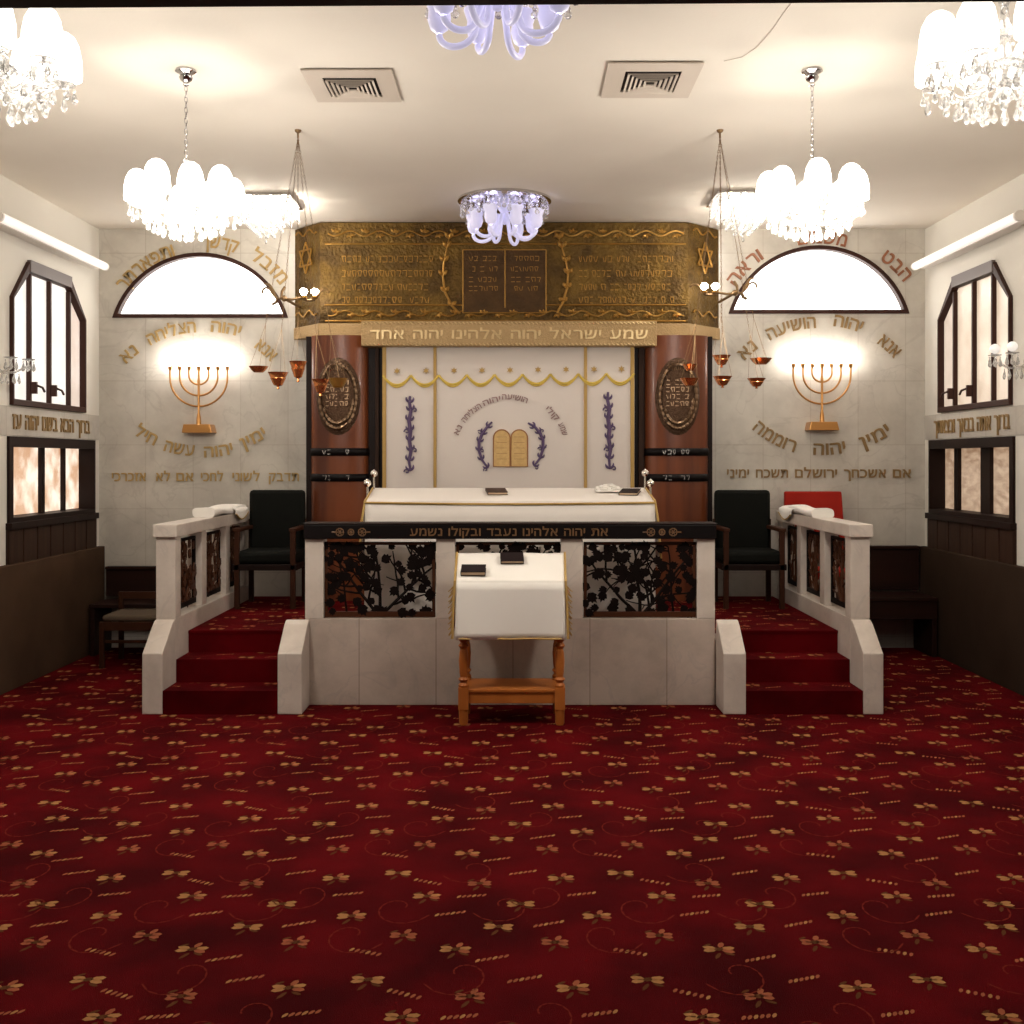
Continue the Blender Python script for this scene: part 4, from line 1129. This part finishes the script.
# ------------------------------------------------------------------ Torah table behind the rail
tt = thing('torah_table', (-.045, 7.98, ZP), 'wide sloping table on the platform, draped under a white cloth', 'table')
TO = Vector((-.045, 7.98, ZP))
fz, bz = 1.357 - ZP, 1.437 - ZP
def T(px, d, z): return Vector(((px - CX) * d / F - TO.x, d - TO.y, z))
fl, fr = T(365, 7.70, fz), T(655, 7.70, fz); bl, br_ = T(373, 8.30, bz), T(645.5, 8.30, bz)
mb = MB().add([fl + Vector((.02, .02, -.03)), fr + Vector((-.02, .02, -.03)), br_ + Vector((-.02, -.02, -.03)), bl + Vector((.02, -.02, -.03)),
               fl + Vector((.02, .02, -.005)), fr + Vector((-.02, .02, -.005)), br_ + Vector((-.02, -.02, -.005)), bl + Vector((.02, -.02, -.005))],
              [(3, 2, 1, 0), (4, 5, 6, 7), (0, 1, 5, 4), (1, 2, 6, 5), (2, 3, 7, 6), (3, 0, 4, 7)])
mb.build('table_top', 'lectern_wood', tt, smooth=0)
for c in (fl, fr, bl, br_):
    x = c.x + (.06 if c.x < 0 else -.06); y = c.y + (.06 if c.y < 0 else -.06)
    MB().box(x - .035, x + .035, y - .035, y + .035, 0, c.z - .03).build('leg', 'lectern_wood', tt, smooth=0, bevel=.004)
for px, py, d in ((374, 473.5, 8.25), (367.5, 483, 7.98), (645, 473, 8.25), (650.5, 483, 7.98)):
    c = P(px, py, d) - TO
    zt = lerp(fz, bz, (d - 7.7) / .6)
    MB().lathe([(0, zt - .02 - c.z), (.007, zt - .02 - c.z), (.007, -.028), (.012, -.026), (.026, -.012), (.028, 0), (.024, .014), (.010, .024), (.005, .03), (0, .032)], 12, c).build('finial', 'silver', tt, smooth=40)
cl = thing('table_cloth', (-.045, 7.98, 1.357), 'large white cloth with gold edging draped over the sloping table behind the rail', 'tablecloth')
K = Vector((-.045, 7.98, 1.357))
def cloth_drape(name, par, c4, drops, m_, waves=9, amp=.012, flare=.03, thick=.006, off=Vector((0, 0, 0))):
    """c4: corners fl, fr, br, bl; drops: front, right, back, left hang lengths"""
    fl, fr, br, bl = [Vector(c) + off for c in c4]
    mb = MB(); mb.grid(lambda u, v: fl.lerp(fr, u).lerp(bl.lerp(br, u), v) + Vector((0, 0, .0015 * math.sin(u * 17) * math.sin(v * 11))), 30, 12)
    for (a, b, n, d) in ((fl, fr, Vector((0, -1, 0)), drops[0]), (fr, br, Vector((1, 0, 0)), drops[1]), (br, bl, Vector((0, 1, 0)), drops[2]), (bl, fl, Vector((-1, 0, 0)), drops[3])):
        if d <= 0: continue
        L_ = (b - a).length; nw = max(2, int(waves * L_))
        mb.grid(lambda u, v: a.lerp(b, u) + n * (flare * v + amp * v * math.sin(u * nw * 2 * PI * .5 + .6)) + Vector((0, 0, -d * v - (.008 if v > 0 else 0))), 36, 8)
    return mb.build(name, m_, par, smooth=60, solid=thick)
off = Vector((0, 0, .004))
cc = [c + TO - K for c in (fl, fr, br_, bl)]
cloth_drape('cloth', cl, cc, (.86, .50, .3, .50), 'cloth', 3, .012, .03, .006, off)
mb = MB(); mb.tube([cc[0].lerp(cc[1], k / 40) + Vector((0, -.008, -.004 - .010 * math.sin(PI * k / 40))) for k in range(41)], .0085, 6); mb.build('gold_braid', 'gold_trim', cl, smooth=60)
for a, b in ((0, 3), (1, 2)):
    sx = -1 if a == 0 else 1
    mb = MB(); mb.tube([cc[b] + Vector((0, 0, .006)), cc[a] + Vector((0, 0, .006)), cc[a] + Vector((sx * .02, -.01, -.12)), cc[a] + Vector((sx * .04, -.02, -.40))], .009, 6); mb.build('gold_braid', 'gold_trim', cl, smooth=60)

def book(name, loc, w, d, h, rz, label, cover='book', group=None, rx=0):
    t = thing(name, loc, label, 'book', group, rz); t.rotation_euler = (rx, 0, rz)
    MB().box(-w / 2, w / 2, -d / 2, d / 2, 0, .004).box(-w / 2, w / 2, -d / 2, d / 2, h - .004, h).box(-w / 2, -w / 2 + .004, -d / 2, d / 2, 0, h).build('cover', cover, t, smooth=0, bevel=.0015)
    MB().box(-w / 2 + .004, w / 2 - .006, -d / 2 + .006, d / 2 - .006, .004, h - .004).build('pages', 'paper', t, smooth=0)
    return t
def on_table(px, d, lift=.009):
    return Vector(((px - CX) * d / F, d, lerp(1.357, 1.437, (d - 7.7) / .6) + lift))
slope_t = math.atan2(.08, .6)
book('closed_book', on_table(496.5, 8.05), .15, .20, .022, .12, 'brown closed book at the middle of the sloping white table', 'book_brown', 'books on the draped table', slope_t)
book('closed_book', on_table(630, 8.03), .14, .20, .022, -.25, 'dark closed book near the right end of the sloping white table', 'book', 'books on the draped table', slope_t)
t = thing('lace_cloth', on_table(608, 8.12, .008), 'small crumpled white lace cloth beside the dark book on the draped table', 'cloth')
t.rotation_euler = (slope_t, 0, 0)
mb = MB(); rnd = random.Random(4)
mb.grid(lambda u, v: Vector(((u - .5) * .20, (v - .5) * .17, .012 + .032 * math.sin(PI * u) * math.sin(PI * v) * (1 + .5 * math.sin(u * 13 + v * 9)) + .006 * math.sin(u * 31) * math.sin(v * 23))), 24, 18); mb.build('lace', 'cloth_bright', t, smooth=70, solid=.004)
mb = MB()
for k in range(4):
    mb.tube([(-.09 + .012 * q, -.06 + .035 * k + .012 * math.sin(q), .022 + .028 * math.sin(PI * q / 15) * math.sin(PI * (k + .6) / 4.5)) for q in range(16)], .007, 6)
mb.build('cord_edge', 'cloth_bright', t, smooth=60)

# ------------------------------------------------------------------ reading desk in front
dk = thing('reading_desk', (-.037, 6.9, 0), 'small wooden reading desk with turned legs in front of the parapet', 'reading desk')
DO = Vector((-.037, 6.9, 0))
dfl = Vector(((455.5 - CX) * 6.68 / F, 6.68, .897)) - DO; dfr = Vector(((565 - CX) * 6.68 / F, 6.68, .897)) - DO
dbl = Vector(((457.5 - CX) * 7.10 / F, 7.10, 1.040)) - DO; dbr = Vector(((564.2 - CX) * 7.10 / F, 7.10, 1.040)) - DO
mb = MB(); dn = Vector((0, 0, -.006)); dd = Vector((0, 0, -.03))
mb.add([dfl + dd, dfr + dd, dbr + dd, dbl + dd, dfl + dn, dfr + dn, dbr + dn, dbl + dn], [(3, 2, 1, 0), (4, 5, 6, 7), (0, 1, 5, 4), (1, 2, 6, 5), (2, 3, 7, 6), (3, 0, 4, 7)])
mb.build('desk_top', 'lectern_wood', dk, smooth=0, bevel=.004)
for px, y in ((463.5, 6.76), (559.8, 6.76), (464, 7.06), (559, 7.06)):
    x = (px - CX) * 6.75 / F - DO.x; yy = y - DO.y; top = .86 if y < 6.9 else .97
    mb = MB()
    mb.box(x - .032, x + .032, yy - .032, yy + .032, .60, top)
    mb.lathe([(0, .0), (.024, 0), (.028, .02), (.030, .10), (.0, .10)], 14, (x, yy, 0))
    mb.box(x - .032, x + .032, yy - .032, yy + .032, .10, .235)
    mb.lathe([(.030, .235), (.033, .25), (.020, .265), (.034, .285), (.022, .30), (.027, .33), (.031, .40), (.026, .455), (.020, .475), (.034, .495), (.020, .515), (.033, .535), (.026, .56), (.030, .60)], 14, (x, yy, 0))
    mb.build('leg', 'lectern_wood', dk, smooth=40)
xs0 = (463.5 - CX) * 6.75 / F - DO.x; xs1 = (559.8 - CX) * 6.75 / F - DO.x
MB().box(xs0 - .01, xs1 + .01, 6.745 - DO.y, 6.775 - DO.y, .135, .205).build('shelf_rail', 'lectern_wood', dk, smooth=0, bevel=.003)
MB().box(xs0 - .01, xs1 + .01, 7.045 - DO.y, 7.075 - DO.y, .135, .205).build('shelf_rail', 'lectern_wood', dk, smooth=0, bevel=.003)
MB().box(xs0 - .03, xs1 + .03, 6.735 - DO.y, 7.085 - DO.y, .205, .225).build('shelf', 'lectern_wood', dk, smooth=0, bevel=.004)
MB().box(xs0, xs1, 6.75 - DO.y, 6.77 - DO.y, .74, .86).build('apron', 'lectern_wood', dk, smooth=0)
dc = thing('desk_cloth', (-.037, 6.9, .897), 'white cloth with gold fringe draped over the reading desk', 'tablecloth')
KO = Vector((-.037, 6.9, .897))
q4 = [c + DO - KO for c in (dfl, dfr, dbr, dbl)]
cloth_drape('cloth', dc, q4, (.345, .30, .04, .30), 'cloth_bright', 4, .010, .012, .005, Vector((0, 0, .003)))
for sx, a, b in ((-1, 0, 3), (1, 1, 2)):
    mb = MB()
    mb.tube([q4[b] + Vector((sx * .004, 0, .007)), q4[a] + Vector((sx * .004, -.004, .007)), q4[a] + Vector((sx * .012, -.01, -.12)), q4[a] + Vector((sx * .018, -.018, -.345))], .008, 6)
    n_ = 34
    for k in range(n_):
        f = k / (n_ - 1); z = -.02 - f * .30
        mb.tube([q4[a] + Vector((sx * (.012 + .01 * f), -.008 - .01 * f, z)), q4[a] + Vector((sx * (.034 + .012 * math.sin(k * 1.7)), .012 + .01 * math.sin(k), z - .028))], .0035, 4)
    for k in range(14):
        f = k / 13; e = q4[a].lerp(q4[b], f)
        mb.tube([e + Vector((sx * .012, 0, -.30)), e + Vector((sx * .02, .004 * math.sin(k), -.33))], .004, 4)
    mb.build('gold_fringe', 'gold_trim', dc, smooth=40)
mb = MB(); mb.tube([q4[0].lerp(q4[1], k / 20) + Vector((0, -.012 - .010 * math.sin(k * .8), -.345)) for k in range(21)], .006, 5); mb.build('gold_hem', 'gold_trim', dc, smooth=40)
slope_d = math.atan2(.143, .42)
def on_desk(px, d, lift=.011): return Vector(((px - CX) * d / F, d, lerp(.897, 1.040, (d - 6.68) / .42) + lift))
book('closed_book', on_desk(473.5, 6.80), .155, .115, .03, -.02, 'dark closed book at the front left of the reading desk', 'book', 'books on the reading desk', slope_d)
book('closed_book', on_desk(512, 6.985), .15, .14, .022, .04, 'black closed book towards the back middle of the reading desk', 'book', 'books on the reading desk', slope_d)

# ------------------------------------------------------------------ chairs and benches
def soft(x0, x1, y0, y1, z0, z1, name, m, par, bev=.025):
    return MB().box(x0, x1, y0, y1, z0, z1).build(name, m, par, smooth=60, bevel=bev)
def armchair(loc, label, wood='chair_wood', rz=0):
    t = thing('armchair', loc, label, 'chair', 'dark armchairs beside the ark', rz)
    b = soft(-.235, .235, .17, .25, .42, .945, 'backrest', 'uphol', t, .03)
    b.data.transform(Matrix.Translation((0, .0, 0)))
    soft(-.25, .25, -.26, .20, .36, .46, 'seat', 'uphol', t, .03)
    MB().box(-.26, .26, -.27, .24, .31, .36).build('seat_frame', 'dark_wood', t, smooth=0, bevel=.005)
    for x in (-.225, .225):
        MB().box(x - .02, x + .02, -.27, -.23, 0, .64).build('leg', wood, t, smooth=0, bevel=.004)
        MB().box(x - .02, x + .02, .20, .24, 0, .70).build('leg', wood, t, smooth=0, bevel=.004)
        MB().box(x - .028, x + .028, -.28, .22, .62, .65).build('armrest', wood, t, smooth=0, bevel=.006)
    return t
armchair((-2.02, 8.94, ZP), 'dark upholstered armchair on the platform between the ark and the left balustrade')
armchair((1.915, 8.94, ZP), 'dark upholstered armchair on the platform between the ark and the right balustrade')
# red-backed high chair standing outside the right balustrade
t = thing('high_chair', (2.58, 9.26, 0), 'tall chair with a bright red backrest behind the right balustrade', 'chair')
mb = MB().poly([[(-.255, .80), (.285, .80), (.255, 1.385), (-.24, 1.385)]], lambda a, b, w: (a, .10 + w + (b - .8) * .06, b), .05)
mb.build('backrest', 'uphol_red', t, smooth=0, bevel=.012)
soft(-.15, .25, -.27, .10, .66, .74, 'seat', 'uphol_red', t, .02)
for x, y, h in ((-.15, -.24, .66), (.23, -.24, .66), (-.15, .12, .9), (.23, .12, .9)):
    MB().box(x - .018, x + .018, y - .018, y + .018, 0, h).build('leg', 'dark_wood', t, smooth=0, bevel=.003)
MB().box(-.15, .23, -.25, -.225, .28, .31).build('foot_rail', 'dark_wood', t, smooth=0)
# benches by the back wall
def bench(x0, x1, y0, zb, zs, label, apron=0):
    cx = (x0 + x1) / 2; hw = (x1 - x0) / 2
    t = thing('wooden_bench', (cx, y0, 0), label, 'bench', 'dark benches against the back wall')
    d = D - .01 - y0
    MB().box(-hw, hw, d - .06, d - .02, zs + .02, zb).build('backrest', 'bench_wood', t, smooth=0, bevel=.004)
    MB().box(-hw, hw, d - .085, d, zb, zb + .025).build('top_rail', 'bench_wood', t, smooth=0, bevel=.004)
    MB().box(-hw, hw, 0, d - .04, zs - .03, zs).build('seat', 'bench_wood', t, smooth=0, bevel=.004)
    if apron: MB().box(-hw, hw, .01, .035, apron, zs - .03).build('apron', 'bench_wood', t, smooth=0, bevel=.003)
    for x in (-hw + .02, hw - .02):
        MB().box(x - .02, x + .02, .02, d - .03, 0, zs - .03).build('leg_panel', 'bench_wood', t, smooth=0, bevel=.003)
    return t
bench(-3.60, -2.62, 9.10, .70, .44, 'dark wooden bench against the back wall behind the pale-seated chair')
bench(2.92, 3.54, 9.06, .88, .50, 'dark wooden bench in the right back corner beyond the balustrade', .32)
# wooden chair left of the steps
t = thing('wooden_chair', (-3.05, 8.80, 0), 'wooden chair with a pale grey seat left of the platform', 'chair')
soft(-.25, .25, -.20, .22, .37, .42, 'seat', 'uphol_grey', t, .02)
MB().box(-.25, .25, -.215, -.19, .30, .37).build('front_rail', 'chair_wood', t, smooth=0, bevel=.003)
MB().box(-.22, .22, -.21, -.195, .20, .225).build('stretcher', 'chair_wood', t, smooth=0, bevel=.003)
for x, y, h in ((-.245, -.205, .37), (.245, -.205, .37), (-.245, .215, .56), (.245, .215, .56)):
    MB().box(x - .018, x + .018, y - .018, y + .018, 0, h).build('leg', 'chair_wood', t, smooth=0, bevel=.003)
MB().box(-.26, .26, .20, .225, .50, .56).build('back_rail', 'chair_wood', t, smooth=0, bevel=.004)

# ------------------------------------------------------------------ light
w = bpy.data.worlds.new('world'); scn.world = w; w.use_nodes = True
bg = w.node_tree.nodes['Background']; bg.inputs['Color'].default_value = (1, .9, .8, 1); bg.inputs['Strength'].default_value = .02
scn.view_settings.view_transform = 'Standard'
scn.view_settings.look = 'None'
scn.view_settings.gamma = 1
scn.view_settings.use_curve_mapping = False
scn.view_settings.exposure = 1.5
